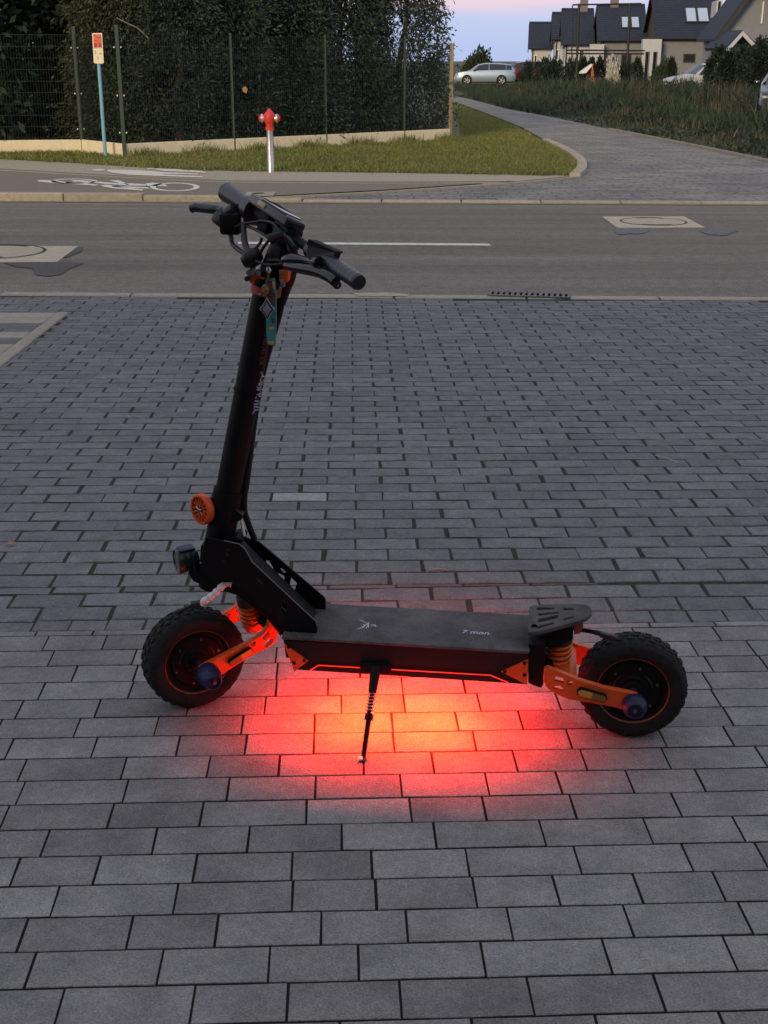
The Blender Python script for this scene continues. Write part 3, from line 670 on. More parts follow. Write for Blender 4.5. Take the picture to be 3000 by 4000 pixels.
pp = scatter(front_poly, 26000); pp = pp[np.sin(pp[:, 0]*1.7+1.2*np.sin(pp[:, 1]*2.1))+np.sin(pp[:, 1]*3.1+pp[:, 0]*.8)+rng.normal(0, .5, len(pp)) > .75]; blades('dry_verge_grass', np.column_stack([pp, np.full(len(pp), ZW-.004)]), .03, .10, .005, M_grassd, .7, label='dry yellowish grass blades scattered over the verge')
# taller tufts along the wall foot
q = rng.uniform(0, 1, 2600); ln_ = np.array(f2)[None]*(1-q[:, None])+np.array(f5)[None]*q[:, None]+rng.normal(0, .07, (2600, 3))*np.array([1, 1, 0])-np.array(fnrm)[None]*.12
ln_[:, 2] = ZW-.004; sel = (np.sin(q*40)+rng.normal(0, .5, 2600)) > .2
blades('wall_foot_grass', ln_[sel], .08, .22, .006, M_grass, .4, label='taller grass tufts along the foot of the fence')

# far field: terrain sheet + tall weeds
fieldpx = [(1780, 372), (1840, 386), (1990, 426), (2155, 456), (2390, 506), (2625, 553), (3000, 626), (3500, 725)]
fp = gp(*fieldpx, z=ZW); far_y = 78
fieldpoly = fp+[Vector((30, 22, ZW)), Vector((40, far_y, ZW)), Vector((3.6, far_y, ZW))]
M_field = mat('field_soil', (.06, .065, .03), .95, c2=(.035, .045, .022), nscale=.6, bump=.5, bscale=6)
fld = sheet('weedy_field', [Vector((-60, 400, ZR-.03)), Vector((160, 400, ZR-.03)), Vector((40, 22, ZR-.03))]+[Vector((p.x, p.y, ZR-.03)) for p in fp[::-1]]+[Vector((2, 60, ZR-.03)), Vector((-60, 70, ZR-.03))], M_field, ZR-.02); tag(fld, 'rough weedy field between the side street and the houses')
M_weed = leafmat('weed_green', (.040, .060, .036), .55, .25); M_weed2 = leafmat('weed_brown', (.085, .075, .055), .5, .25); M_weed3 = leafmat('weed_dark', (.026, .044, .030), .5, .25)
wp = gp((1840, 386), (1990, 424), (2155, 452), (2390, 500), (2625, 546), (3000, 616), (3300, 680), z=ZW)+[Vector((20, 30, ZW)), Vector((26, 66, ZW)), Vector((13, 72, ZW)), Vector((8.6, 74, ZW)), Vector((5.5, 66, ZW))]
def weeds(n, hmin, hmax, wid, m, label, name, sd_, lean=.3):
    rg = np.random.default_rng(sd_); q = scatter(wp, n*2, rg)
    den = np.sin(q[:, 0]*1.3+sd_)+np.sin(q[:, 1]*.9+sd_*2)+rg.normal(0, .8, len(q)); q = q[np.argsort(-den)[:n]]
    # lower towards the street
    e0 = np.array(wp[0])[:2]; e1 = np.array(wp[6])[:2]; dd = e1-e0; nn_ = np.array([-dd[1], dd[0]])/np.hypot(*dd); dist = np.clip((q-e0)@nn_/6, .18, 1)
    pts = np.column_stack([q, np.full(len(q), ZR-.03)]); n = len(q)
    lump = .62+.30*np.sin(q[:, 0]*1.9+1.3*np.sin(q[:, 1]*.55)+sd_)+.22*np.sin(q[:, 1]*1.1+q[:, 0]*.7+2*sd_); dist = dist*np.clip(lump, .25, 1.2)
    a = rg.uniform(0, 6.28, n); h = rg.uniform(hmin, hmax, n)*dist; ld = rg.normal(0, lean, (n, 2))
    dx = np.stack([np.cos(a), np.sin(a), np.zeros(n)], 1)*(wid*rg.uniform(.6, 1.5, n))[:, None]
    mid = pts+np.stack([ld[:, 0]*h*.4, ld[:, 1]*h*.4, h*.6], 1); tip = pts+np.stack([ld[:, 0]*h, ld[:, 1]*h, h], 1)
    V = np.stack([pts-dx*.5, pts+dx*.5, mid+dx, mid-dx, tip], 1).reshape(-1, 3); k = np.arange(n)[:, None]*5
    o = mkobj(name, np_mesh(name, V, np.concatenate([k+np.array([[0, 1, 2]]), k+np.array([[0, 2, 3]]), k+np.array([[3, 2, 4]])])), m); tag(o, label, None, None, 'stuff')
weeds(30000, .35, 1.25, .018, M_weed, 'tall green weeds covering the field beyond the side street', 'green_weeds', 1)
weeds(16000, .40, 1.20, .012, M_weed2, 'tall withered brown weed stalks in the field', 'brown_weeds', 4, .2)
weeds(20000, .25, 1.0, .045, M_weed3, 'low dark leafy weeds in the field', 'dark_weeds', 9, .6)
# grass on the lawn strip by the silver car
lp_ = gp((1770, 338), (2080, 345), (2200, 400), (2150, 452), (1990, 424), (1840, 385), z=ZR); q = scatter(lp_, 14000)
blades('roadside_grass', np.column_stack([q, np.full(len(q), ZR-.03)]), .10, .40, .014, M_weed, .5, label='rough dark grass bank beside the far bend of the side street')

# shrubs and small conifers in the distance
def bush_mesh(name, seed, n=2600, size=.16, wid=.06, flat=.75):
    rg = np.random.default_rng(seed); C = unit(rg.normal(0, 1, (60, 3))); C[:, 2] = np.abs(C[:, 2]); C *= rg.uniform(.55, 1.0, (60, 1)); k = rg.integers(0, 60, n)
    P = C[k]+rg.normal(0, .16, (n, 3)); P[:, 2] = np.clip(P[:, 2]*flat+.12, .03, None); V, Fq = leaves(P, P-np.array([0, 0, .3]), size, wid, .7, rg); return np_mesh(name, V, Fq)
bmeshes = [with_mat(bush_mesh('bush_a', 31), M_bush), with_mat(bush_mesh('bush_b', 32, 2600, .2, .07), M_dark)]
stem = with_mat(trunk_mesh('stem', .7, .05, 33, 5, .4), M_bark)
def shrub(px0, px1, ytop, Y, label, v=0, group='shrubs in front of the houses'):
    a = ypt(px0, 240, Y); b = ypt(px1, 240, Y); t = ypt((px0+px1)/2, ytop, Y); r_ = (b.x-a.x)/2; o = empty('shrub', ((a.x+b.x)/2, Y, ZR-.03)); hz = (t.z-ZR)/.95
    o.scale = (r_/1.08, r_/1.08, hz); tag(o, label, 'shrub', group); mkobj('crown', bmeshes[v], None, o); mkobj('stem', stem, None, o); return o
shrub(1812, 1928, 195, 110, 'large green bush behind the silver car', 0)
shrub(2095, 2205, 226, 84, 'broad dark bush left of the pipe frame', 1)
shrub(2045, 2085, 237, 100, 'round dark bush beside the red car', 1)
shrub(2205, 2275, 228, 82, 'dark bush at the foot of the left frame post', 1)
shrub(2420, 2480, 240, 74, 'low dark bush at the foot of the middle house', 1)
shrub(2550, 2640, 238, 74, 'ragged bush between the middle and the large house', 0)
wf = shrub(2366, 2424, 232, 72, 'white flowering shrub in front of the middle house', 0)
wf.children[0].data = with_mat(bush_mesh('white_bush', 35, 1500, .14, .07), leafmat('white_petal', (.55, .54, .48), .2, .3))
cyp = with_mat(thuja_mesh('cypress', 2.0, .42, 2600, 41, .14, .035, .5, lambda t: max(.08, math.sin(math.pi*min(1, .12+.88*t))**.7 if t < .95 else .15)), M_dark); cyt = with_mat(trunk_mesh('cypress_trunk', 1.5, .04, 42, 3, .1), M_bark)
cl = ['small columnar cypress left of the slide', 'small columnar cypress right behind the slide', 'small columnar cypress beside the white flowering shrub', 'small columnar cypress before the middle house wall', 'small columnar cypress by the porch of the middle house', 'small columnar cypress by the porch of the large house',
      'leftmost cypress of the group at the right edge', 'cypress second from left in the right-hand group', 'tall cypress under the porch gable at right', 'cypress right of the tall one under the gable', 'tallest cypress at the right edge', 'cypress at the very right edge']
for i, (px, yt, Y, s_) in enumerate([(2280, 226, 80, .8), (2312, 228, 80, .7), (2400, 228, 76, .7), (2492, 228, 76, .75), (2345, 224, 82, .7), (2625, 228, 72, .7), (2812, 186, 60, 1.2), (2850, 200, 58, 1.1), (2905, 186, 58, 1.0), (2932, 190, 57, 1.0), (2976, 156, 56, 1.15), (3012, 170, 56, 1.1)]):
    t = ypt(px, yt, Y); hz = (t.z-ZR)/2.05; o = empty('cypress', (t.x, Y, ZR-.03), i*.9); o.scale = (s_, s_, hz); tag(o, cl[i], 'cypress', 'cypresses in front of the houses'); mkobj('crown', cyp, None, o); mkobj('trunk', cyt, None, o)

# ================================================================== HOUSES
M_rend = mat('white_render', (.42, .44, .49), .9, var=.06, nscale=3, bump=.15)  # white walls with the cool dusk shade mixed into the base colour
M_rend_shade = mat('shaded_render', (.19, .205, .24), .9, var=.08, nscale=3, bump=.15)  # the same white walls, darkened in the colour to stand for shade
M_tile = mat('roof_tile', (.022, .031, .058), .65, var=.25, nscale=6, spec=.25)
M_fasc = mat('dark_fascia', (.03, .026, .024), .7, var=.2)
M_glass = mat('window_glass', (.02, .025, .03), .08, spec=.8); M_sky = mat('skylight_glass', (.05, .06, .07), .03, spec=1, metal=.9)
M_sky.node_tree.nodes['Principled BSDF'].inputs['Base Color'].default_value = (.8, .85, .9, 1)
M_wfr = mat('white_frame', (.7, .7, .69), .6); M_pipe = mat('dark_pipe', (.02, .02, .024), .6, .3)
def roof_mesh(mb, xl, xr, ye, ze, yr, zr, step=.34):
    # one pitched slope as overlapping tile courses from eave (ye,ze) to ridge (yr,zr)
    n = max(3, int(math.hypot(yr-ye, zr-ze)/step)); th = .05
    for i in range(n):
        t0, t1 = i/n, (i+1)/n
        y0, z0 = ye+(yr-ye)*t0, ze+(zr-ze)*t0; y1, z1 = ye+(yr-ye)*t1, ze+(zr-ze)*t1
        mb.add([(xl, y0, z0+th), (xr, y0, z0+th), (xr, y1, z1), (xl, y1, z1), (xl, y0, z0-.03), (xr, y0, z0-.03)], [(0, 1, 2, 3), (4, 5, 1, 0)])
    mb.add([(xl, ye, ze-.03), (xr, ye, ze-.03), (xr, yr, zr-.03), (xl, yr, zr-.03)], [(0, 1, 2, 3)])
def house(label, pxl, pxr, ye_px, yr_px, Y, run=4.6, wl=None, wr=None, sky=(), wins=(), porch=None, chim=None, wallm=None, over=.45):
    # ridge parallel to the picture; eave at depth Y, ridge Y+run
    xl, xr = ypt(pxl, ye_px, Y).x, ypt(pxr, ye_px, Y).x; ze = ypt((pxl+pxr)/2, ye_px, Y).z; zr = ypt((pxl+pxr)/2, yr_px, Y+run).z; yr = Y+run
    root = empty('house', ((xl+xr)/2, Y+over, ZR-.03)); c = Vector(root.location); tag(root, label, 'house', 'terraced houses across the field')
    cx = c.x; a, b = xl-cx, xr-cx; e0 = -over; rr = yr-c.y; zb = 0; ze -= c.z; zr -= c.z; back = 2*rr+over
    mb = MB(); iw = .35  # walls with gable ends
    wa, wb = a+iw, b-iw; zw = ze+(zr-ze)*(over/(run))-.05; yb = 2*rr
    mb.add([(wa, 0, zb), (wb, 0, zb), (wb, 0, zw), (wa, 0, zw), (wa, yb, zb), (wb, yb, zb), (wb, yb, zw), (wa, yb, zw), (wa, rr, zr-.12), (wb, rr, zr-.12)],
           [(0, 1, 2, 3), (5, 4, 7, 6), (4, 0, 3, 8, 7), (1, 5, 6, 9, 2)])
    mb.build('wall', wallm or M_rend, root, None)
    for x_, s_ in ((wa, -1), (wb, 1)): MB().prism([(x_+s_*.005, .02, zw-.5), (x_+s_*.005, .02, zw), (x_+s_*.005, rr, zr-.16), (x_+s_*.005, yb-.02, zw), (x_+s_*.005, yb-.02, zw-.5)], (s_*.04, 0, 0)).build('gable_panel', mat('dark_gable', (.045, .036, .032), .8, var=.2, nscale=4), root, None)  # dark brown panels over the upper gable triangles
    mb = MB(); roof_mesh(mb, a, b, e0, ze, rr, zr); roof_mesh(mb, a, b, 2*rr+over, ze, rr, zr); rf = mb.build('roof', M_tile, root, None)
    mb = MB(); mb.tube([(a, rr, zr+.03), (b, rr, zr+.03)], .11, 8); mb.build('ridge_cap', M_tile, rf)
    for x in (a, b):
        mb = MB(); mb.prism([(x-.03, e0, ze-.10), (x-.03, rr, zr-.10), (x-.03, rr, zr-.38), (x-.03, e0, ze-.36)], (.06, 0, 0)); mb.prism([(x-.03, back, ze-.10), (x-.03, rr, zr-.10), (x-.03, rr, zr-.38), (x-.03, back, ze-.36)], (.06, 0, 0)); mb.build('verge_board', M_fasc, rf, None)
        mb = MB(); s_ = 1 if x == a else -1
        mb.add([(x, e0, ze-.12), (x, rr, zr-.12), (x+s_*iw*1.2, rr, zr-.14), (x+s_*iw*1.2, e0, ze-.14)], [(0, 1, 2, 3)]); mb.build('soffit', M_fasc, rf, None)
    mb = MB(); mb.tube([(a, e0-.06, ze-.03), (b, e0-.06, ze-.03)], .07, 8); mb.build('gutter', M_pipe, rf)
    sl = Vector((0, rr-e0, zr-ze)).normalized(); nn_ = Vector((0, -sl.z, sl.y))
    def onroof(x, t): return Vector((x, e0+(rr-e0)*t, ze+(zr-ze)*t))
    for (p0, p1, t0, t1) in sky:
        x0, x1 = ypt(p0, 100, Y+run*.5).x-cx, ypt(p1, 100, Y+run*.5).x-cx
        o = empty('skylight'); o.parent = root
        bpy.data.objects.remove(o)
        A, B, C_, D = onroof(x0, t0)+nn_*.06, onroof(x1, t0)+nn_*.06, onroof(x1, t1)+nn_*.06, onroof(x0, t1)+nn_*.06
        e_ = .09; X = Vector((1, 0, 0)); mb = MB(); mb.prism([A-X*e_-sl*e_, B+X*e_-sl*e_, C_+X*e_+sl*e_, D-X*e_+sl*e_], nn_*.05); fr = mb.build('skylight', M_fasc, root, None)
        mb = MB(); mb.add([p+nn_*.055 for p in (A, B, C_, D)], [(0, 1, 2, 3)]); mb.build('pane', M_sky, fr, None)
    for (p0, p1, y0, y1, m_, fm) in wins:
        A = ypt(p0, y1, c.y); B = ypt(p1, y0, c.y); x0, x1, z0, z1 = A.x-cx, B.x-cx, max(.0, A.z-c.z), B.z-c.z
        mb = MB(); mb.box(((x0+x1)/2, -.03, (z0+z1)/2), (x1-x0+.14, .08, z1-z0+.14)); wn = mb.build('window', fm or M_wfr, root, None)
        mb = MB(); mb.box(((x0+x1)/2, -.07, (z0+z1)/2), (x1-x0, .02, z1-z0)); mb.build('pane', m_ or M_glass, wn, None)
    if porch:
        p0, p1, y0 = porch; A = ypt(p0, y0, Y-.9); B = ypt(p1, y0, Y-.9); x0, x1, zt = A.x-cx, B.x-cx, A.z-c.z; yo = Y-.9-c.y; zl = ypt(p0, y0+50, Y-.9).z-c.z
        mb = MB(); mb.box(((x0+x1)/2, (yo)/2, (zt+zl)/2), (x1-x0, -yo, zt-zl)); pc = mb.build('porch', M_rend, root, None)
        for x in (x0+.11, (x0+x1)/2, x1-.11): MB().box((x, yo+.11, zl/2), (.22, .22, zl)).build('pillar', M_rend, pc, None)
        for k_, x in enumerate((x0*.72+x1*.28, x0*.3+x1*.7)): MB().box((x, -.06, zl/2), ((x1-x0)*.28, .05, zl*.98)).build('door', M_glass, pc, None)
    if chim:
        for (p, t_, hh) in chim: q_ = onroof(ypt(p, 60, Y+run*.6).x-cx, t_); MB().rbox((q_.x, q_.y, q_.z+hh/2-.4), (.65, .65, hh+.8), .02, None, 1).build('chimney', mat('chimney', (.16, .14, .13), .9, var=.2), rf, 30)
    # downpipe
    MB().tube([(wa+.1, -.08, 0), (wa+.1, -.08, zw-.2), (wa+.1, e0, ze-.05)], .05, 6).build('downpipe', M_pipe, root)
    root.rotation_euler = (0, 0, R(-8))
    return root
house('small white house with slate-blue roof at the left end of the terrace', 2066, 2172, 188, 90, 122, 4.4, wins=[(2088, 2096, 218, 246, None, None)])
house('narrow white house second from the left end of the terrace', 2158, 2226, 152, 52, 114, 4.8, wins=[(2172, 2180, 196, 232, None, None)])
house('white house behind the left frame post with a steep roof', 2196, 2326, 172, 38, 106, 5.2, wins=[(2262, 2280, 198, 240, None, None)], chim=[(2265, 1.0, .9)])
house('white house with two small skylights in the middle of the terrace', 2340, 2534, 157, 22, 100, 5.4, sky=[(2413, 2440, .33, .62), (2450, 2476, .33, .62)], wins=[(2428, 2462, 217, 262, None, M_fasc)], porch=(2318, 2372, 172), chim=[(2385, 1.0, 1.0)], wallm=M_rend_shade)
eh = house('large white house with two bright skylights right of centre', 2568, 2830, 149, -46, 90, 6.0, sky=[(2655, 2690, .30, .56), (2700, 2736, .30, .56)], wins=[(2672, 2712, 214, 240, None, M_fasc)], porch=(2528, 2600, 152), chim=[(2735, 1.0, 1.2)], wallm=M_rend_shade)
# cross gable of the right-hand house: ridge runs towards the viewer, with dark soffit and porch
gh = empty('house', (ypt(2935, 240, 82).x, 82, ZR-.03)); gh.rotation_euler = (0, 0, 0); tag(gh, 'gabled house with a white porch roof at the right edge', 'house', 'terraced houses across the field')
cg = Vector(gh.location); apex = ypt(2985, -110, 82); lft = ypt(2790, 150, 82); rgt = ypt(3180, 150, 82)
ax_, az_ = apex.x-cg.x, apex.z-cg.z; lx_, lz_ = lft.x-cg.x, lft.z-cg.z; rx_, rz_ = rgt.x-cg.x, rgt.z-cg.z; dpth = 4.2
mb = MB(); mb.add([(lx_+.5, .9, 0), (rx_-.5, .9, 0), (rx_-.5, .9, rz_+.3), (ax_, .9, az_-.25), (lx_+.5, .9, lz_+.3), (lx_+.5, dpth, 0), (rx_-.5, dpth, 0), (rx_-.5, dpth, rz_+.3), (ax_, dpth, az_-.25), (lx_+.5, dpth, lz_+.3)], [(0, 1, 2, 3, 4), (6, 5, 9, 8, 7), (5, 0, 4, 9), (1, 6, 7, 2)]); mb.build('wall', M_rend_shade, gh, None)
mb = MB(); mb.prism([(lx_, 0, lz_), (ax_, 0, az_), (rx_, 0, rz_), (rx_, 0, rz_-.14), (ax_, 0, az_-.16), (lx_, 0, lz_-.14)], (0, dpth, 0)); rf = mb.build('roof', M_tile, gh, None)
mb = MB(); mb.prism([(lx_, -.05, lz_-.12), (ax_, -.05, az_-.1), (rx_, -.05, rz_-.12), (rx_, -.05, rz_-.5), (ax_, -.05, az_-.55), (lx_, -.05, lz_-.5)], (0, .95, 0)); mb.build('verge_board', M_fasc, rf, None)
p0, p1, p2 = ypt(2840, 190, 78), ypt(2903, 120, 78), ypt(2962, 185, 78)
mb = MB(); q0, q1, q2 = [Vector((p.x-cg.x, -4, p.z-cg.z)) for p in (p0, p1, p2)]; t_ = Vector((0, 0, -.28))
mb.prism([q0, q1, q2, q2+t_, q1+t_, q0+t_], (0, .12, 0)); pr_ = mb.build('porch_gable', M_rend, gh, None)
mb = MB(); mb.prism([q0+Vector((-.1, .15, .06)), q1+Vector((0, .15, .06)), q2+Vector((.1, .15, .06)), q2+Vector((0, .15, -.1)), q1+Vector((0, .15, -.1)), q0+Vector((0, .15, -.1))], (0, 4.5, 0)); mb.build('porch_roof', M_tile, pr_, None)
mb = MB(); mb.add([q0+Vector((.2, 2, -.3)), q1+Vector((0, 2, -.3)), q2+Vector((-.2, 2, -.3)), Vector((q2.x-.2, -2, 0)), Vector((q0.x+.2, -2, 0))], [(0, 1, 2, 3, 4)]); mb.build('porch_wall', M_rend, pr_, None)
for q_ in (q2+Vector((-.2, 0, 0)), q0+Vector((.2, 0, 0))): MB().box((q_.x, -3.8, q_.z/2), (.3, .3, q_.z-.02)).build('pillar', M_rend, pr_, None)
wz = ypt(2822, 4, 82.9); w2 = ypt(2838, 66, 82.9)
for k_, (pa, pb, ya, yb) in enumerate([(2972, 2986, 6, 92)]):
    A, B = ypt(pa, yb, 82.8), ypt(pb, ya, 82.8); MB().box(((A.x+B.x)/2-cg.x, .84, (A.z+B.z)/2-cg.z), (B.x-A.x, .1, B.z-A.z)).build('window', M_wfr, gh, None)
A, B = ypt(2812, 66, 88), ypt(2840, 2, 88); ce = Vector(eh.location)
mb = MB(); xc = (A.x+B.x)/2-ce.x; zc = (A.z+B.z)/2-ce.z; yo = 88-ce.y
mb.box((xc, yo+1.2, zc), (B.x-A.x, 2.4, B.z-A.z)); dm = mb.build('dormer', M_rend, eh, None)
MB().box((xc, yo-.03, zc), ((B.x-A.x)*.42, .05, (B.z-A.z)*.86)).build('dormer_window', M_glass, dm, None)

# tall dark pipe frame in front of the houses
pf = empty('pipe_frame', gpt(2360, 330)); pf.location = (ypt(2360, 240, 76).x, 76, ZR-.03); cp = Vector(pf.location); tag(pf, 'tall dark steel pipe frame standing in front of the terrace', 'frame')
def fpt(x, y): q_ = ypt(x, y, 76); return (q_.x-cp.x, 0, q_.z-cp.z)
for x in (2262, 2460):
    a = fpt(x, 14); MB().tube([(fpt(x-6, 240)[0], 0, 0), a], .075, 8).build('post', M_pipe, pf)
for x0, y0, x1, y1 in ((2237, 19, 2505, 14), (2215, 196, 2520, 198), (2215, 209, 2520, 210)): MB().tube([fpt(x0, y0), fpt(x1, y1)], .045, 8).build('crossbar', M_pipe, pf)
MB().tube([fpt(2237, 19), fpt(2236, 30), fpt(2233, 240)], .035, 6).build('drop_pipe', M_pipe, pf)
MB().tube([fpt(2520, 196), fpt(2514, 240)], .05, 6).build('end_post', mat('pale_pipe', (.45, .44, .42), .6), pf)
# white playground slide
sp = ypt(2300, 262, 70); so_ = empty('slide', (sp.x, 70, ZR-.03)); tag(so_, 'small white and orange garden slide in the weeds before the terrace', 'slide')
def s2(x, y): q_ = ypt(x, y, 70); return Vector((q_.x-sp.x, 0, q_.z-(ZR-.03)))
A, B = s2(2312, 250), s2(2278, 284); mb = MB(); mb.prism([A, A+Vector((.1, 0, 0)), B+Vector((.16, 0, -.02)), B+Vector((-.15, 0, -.04)), B+Vector((-.12, 0, .05))], (0, .45, 0)); mb.build('chute', M_wfr, so_, None)
mb = MB()
for y_ in (0, .4): mb.tube([A+Vector((.02, y_, 0)), Vector((A.x+.25, y_, 0))], .03, 6)
for t in (.3, .6): mb.tube([A*(1-t)+Vector((.15*t*2, 0, 0))+Vector((A.x*t, 0, 0)), A*(1-t)+Vector((.15*t*2, .4, 0))+Vector((A.x*t, 0, 0))], .02, 6)
mb.build('ladder', mat('orange_plastic', (.6, .14, .05), .5), so_)

# ================================================================== CARS
M_tyre = mat('tyre_rubber', (.018, .018, .018), .85, var=.2, nscale=60, bump=.2); M_well = mat('wheel_well', (.006, .006, .006), 1, spec=0); M_alloy = mat('alloy', (.35, .36, .38), .4, .8)
M_cglass = mat('car_glass', (.012, .015, .02), .06, spec=.9); M_lampr = mat('tail_lamp', (.25, .02, .02), .2); M_lampw = mat('head_lamp', (.22, .24, .27), .25)
def car(name, label, loc, rz, paint, L_=4.7, Wd=1.8, Ht=1.5, suv=False):
    root = empty(name, loc, rz); tag(root, label, 'car', None); h = Ht
    # stations along x (front at -L/2): z of sill, belt line, roof line, half width, roof half width
    bl_ = .62*h; hood = .60*h if not suv else .66*h
    st = [(-.500, .30, .36*h, .36*h+.02, .62, .55), (-.492, .22, .42*h, .44*h, .74, .66), (-.46, .20, .50*h, .53*h, .84, .74), (-.40, .19, .55*h, .57*h, .89, .80), (-.30, .19, .60*h, .615*h, .90, .80), (-.235, .19, .625*h, .66*h, .90, .76),
          (-.10, .19, .64*h, .94*h, .90, .62), (0.0, .19, .65*h, 1.0*h, .90, .60), (.15, .19, .66*h, 1.0*h, .90, .60), (.30, .19, .67*h, .975*h, .90, .60), (.42, .20, .68*h, .93*h, .88, .58), (.47, .24, .66*h, .74*h, .84, .66), (.492, .30, .58*h, .60*h, .78, .66), (.500, .36, .44*h, .46*h, .66, .58)]
    rows = []
    for x, zb, ze, zr, wd, wr in st:
        wd *= Wd/1.8; wr *= Wd/1.8; x *= L_
        rows.append([(x, -wd*.9, zb), (x, -wd, zb+.12), (x, -wd*1.01, zb*.4+ze*.6), (x, -wd*.97, ze), (x, -wr, zr-.03), (x, -wr*.6, zr), (x, 0, zr+.015)])
    full = [r_+[(p[0], -p[1], p[2]) for p in r_[-2::-1]] for r_ in rows]; n_ = len(full[0]); mb = MB(); vs = [p for r_ in full for p in r_]
    fs = [(i*n_+j, (i+1)*n_+j, (i+1)*n_+j+1, i*n_+j+1) for i in range(len(full)-1) for j in range(n_-1)]
    fs += [(i*n_, i*n_+n_-1, (i+1)*n_+n_-1, (i+1)*n_) for i in range(len(full)-1)]; fs += [tuple(range(n_)), tuple(range((len(full)-1)*n_, len(full)*n_))]
    body = mb.add(vs, fs).build('body', paint, root, 40)
    def lerp(p, q, t): return Vector(p)*(1-t)+Vector(q)*t
    def sidewin(i0, t0, i1, t1, s_, m_=.06):
        # glass between belt and roof lines from station position i0(t0) to i1(t1)
        def edge(i, t): return lerp(rows[i][3], rows[i+1][3], t), lerp(rows[i][4], rows[i+1][4], t)
        pts = []; k = [(i0, t0)]+[(i, 0) for i in range(i0+1, i1+1)]+[(i1, t1)]
        lo = [lerp(*edge(*q), m_) for q in k]; hi = [lerp(*edge(*q), 1-m_*1.3) for q in k]
        off = Vector((0, -.012, .004)); mb = MB(); nv = len(lo)
        f_ = lambda v: Vector((v.x, v.y*s_, v.z))
        mb.add([f_(p+off) for p in lo]+[f_(p+off) for p in hi], [(a, a+1, nv+a+1, nv+a) for a in range(nv-1)]); mb.build('side_window', M_cglass, body, 50)
    for s_ in (1, -1): sidewin(5, .25, 7, .35, s_); sidewin(7, .42, 9, .25, s_); sidewin(9, .32, 10, .15, s_)
    # windscreen and rear screen
    for (ia, ib, nm) in ((5, 6, 'windscreen'), (10, 11, 'rear_screen')):
        A, B = rows[ia], rows[ib]; mb = MB(); up_ = Vector((-.02 if ia == 5 else .02, 0, .02))
        q_ = [Vector((p[0], p[1]*.93, p[2]))+up_ for p in (A[4], A[6], B[6], B[4])]; mir = [Vector((p.x, -p.y, p.z)) for p in q_]
        mb.add(q_+mir, [(0, 1, 2, 3), (5, 4, 7, 6)]); mb.build(nm, M_cglass, body, 50)
    rw = .215*h
    for x in (-.30*L_, .265*L_):
        for s_ in (1, -1):
            y = s_*Wd*.505; Mx = Matrix.Translation((x, y, rw))@Matrix.Rotation(R(90)*s_, 4, 'X')
            MB().lathe([(0, -.012), (rw*1.16, -.012), (rw*1.16, .05)], 24, Mx).build('wheel_arch', M_well, body, 40)
            wt = MB().lathe([(rw*.68, -.03), (rw*.95, -.035), (rw, -.01), (rw, .18), (rw*.68, .18)], 24, Mx).build('wheel', M_tyre, root, 40)
            mb = MB(); mb.lathe([(0, -.045), (rw*.18, -.045), (rw*.22, -.03)], 16, Mx); mb.lathe([(rw*.6, -.03), (rw*.68, -.04), (rw*.70, -.02)], 24, Mx)
            for k in range(5): mb.box((rw*.4, 0, -.033), (rw*.55, rw*.16, .015), Mx @ Matrix.Rotation(k*2*math.pi/5, 4, 'Z'))
            mb.build('rim', M_alloy, wt, 40)
    for s_ in (1, -1):
        MB().rbox((.468*L_, s_*Wd*.435, .56*h), (.20, .12, .13), .03).build('tail_light', M_lampr, root)
        MB().rbox((-.455*L_, s_*Wd*.40, .455*h), (.26, .22, .10), .035).build('headlight', M_lampw, root)
        MB().rbox((-.185*L_, s_*Wd*.545, .68*h), (.16, .16, .11), .04).build('mirror', M_cglass, root)
    MB().rbox((-.492*L_, 0, .36*h), (.06, Wd*.62, .14*h), .02).build('grille', mat('car_trim', (.01, .01, .011), .5), root)
    MB().rbox((-.502*L_, 0, .36*h-.13), (.02, .52, .115), .004).build('number_plate', M_wfr, root)
    MB().rbox((0, 0, .20), (L_*.93, Wd*.93, .12), .03).build('underbody', mat('car_trim', (.01, .01, .011), .5), root)
    return root
M_silver = mat('silver_paint', (.33, .42, .56), .38, .5, coat=.15); M_redp = mat('dark_red_paint', (.05, .014, .014), .3, .2, coat=.5); M_whitep = mat('white_paint', (.46, .48, .53), .4, coat=.2); M_blk = mat('black_paint', (.012, .012, .014), .25, coat=.6)
ca = gpt(1895, 329); pA = ypt(1776, 300, ca.y); pB = ypt(2012, 300, ca.y); Lc = (pB.x-pA.x)/math.cos(R(4))
car('parked_car', 'silver estate car parked side-on at the bend of the side street', ((pA.x+pB.x)/2, ca.y, ZR-.02), R(-4), M_silver, Lc, 1.82, 1.52)
cb = ypt(2055, 300, 108); car('parked_car', 'dark red car parked behind the silver estate car', (cb.x+.9, 110, ZR-.02), R(195), M_redp, 4.2, 1.75, 1.65)
cw = ypt(2722, 260, 68); car('parked_car', 'white car half hidden in weeds before the large house', (cw.x+.6, 68, ZR-.02), R(12), M_whitep, 4.6, 1.8, 1.62)
cs = gpt(2972, 492); car('parked_car', 'dark car with pale chrome trim cut off by the right edge', (cs.x+1.45, cs.y+1.9, ZR-.02), R(72), M_blk, 4.6, 1.86, 1.68, True)
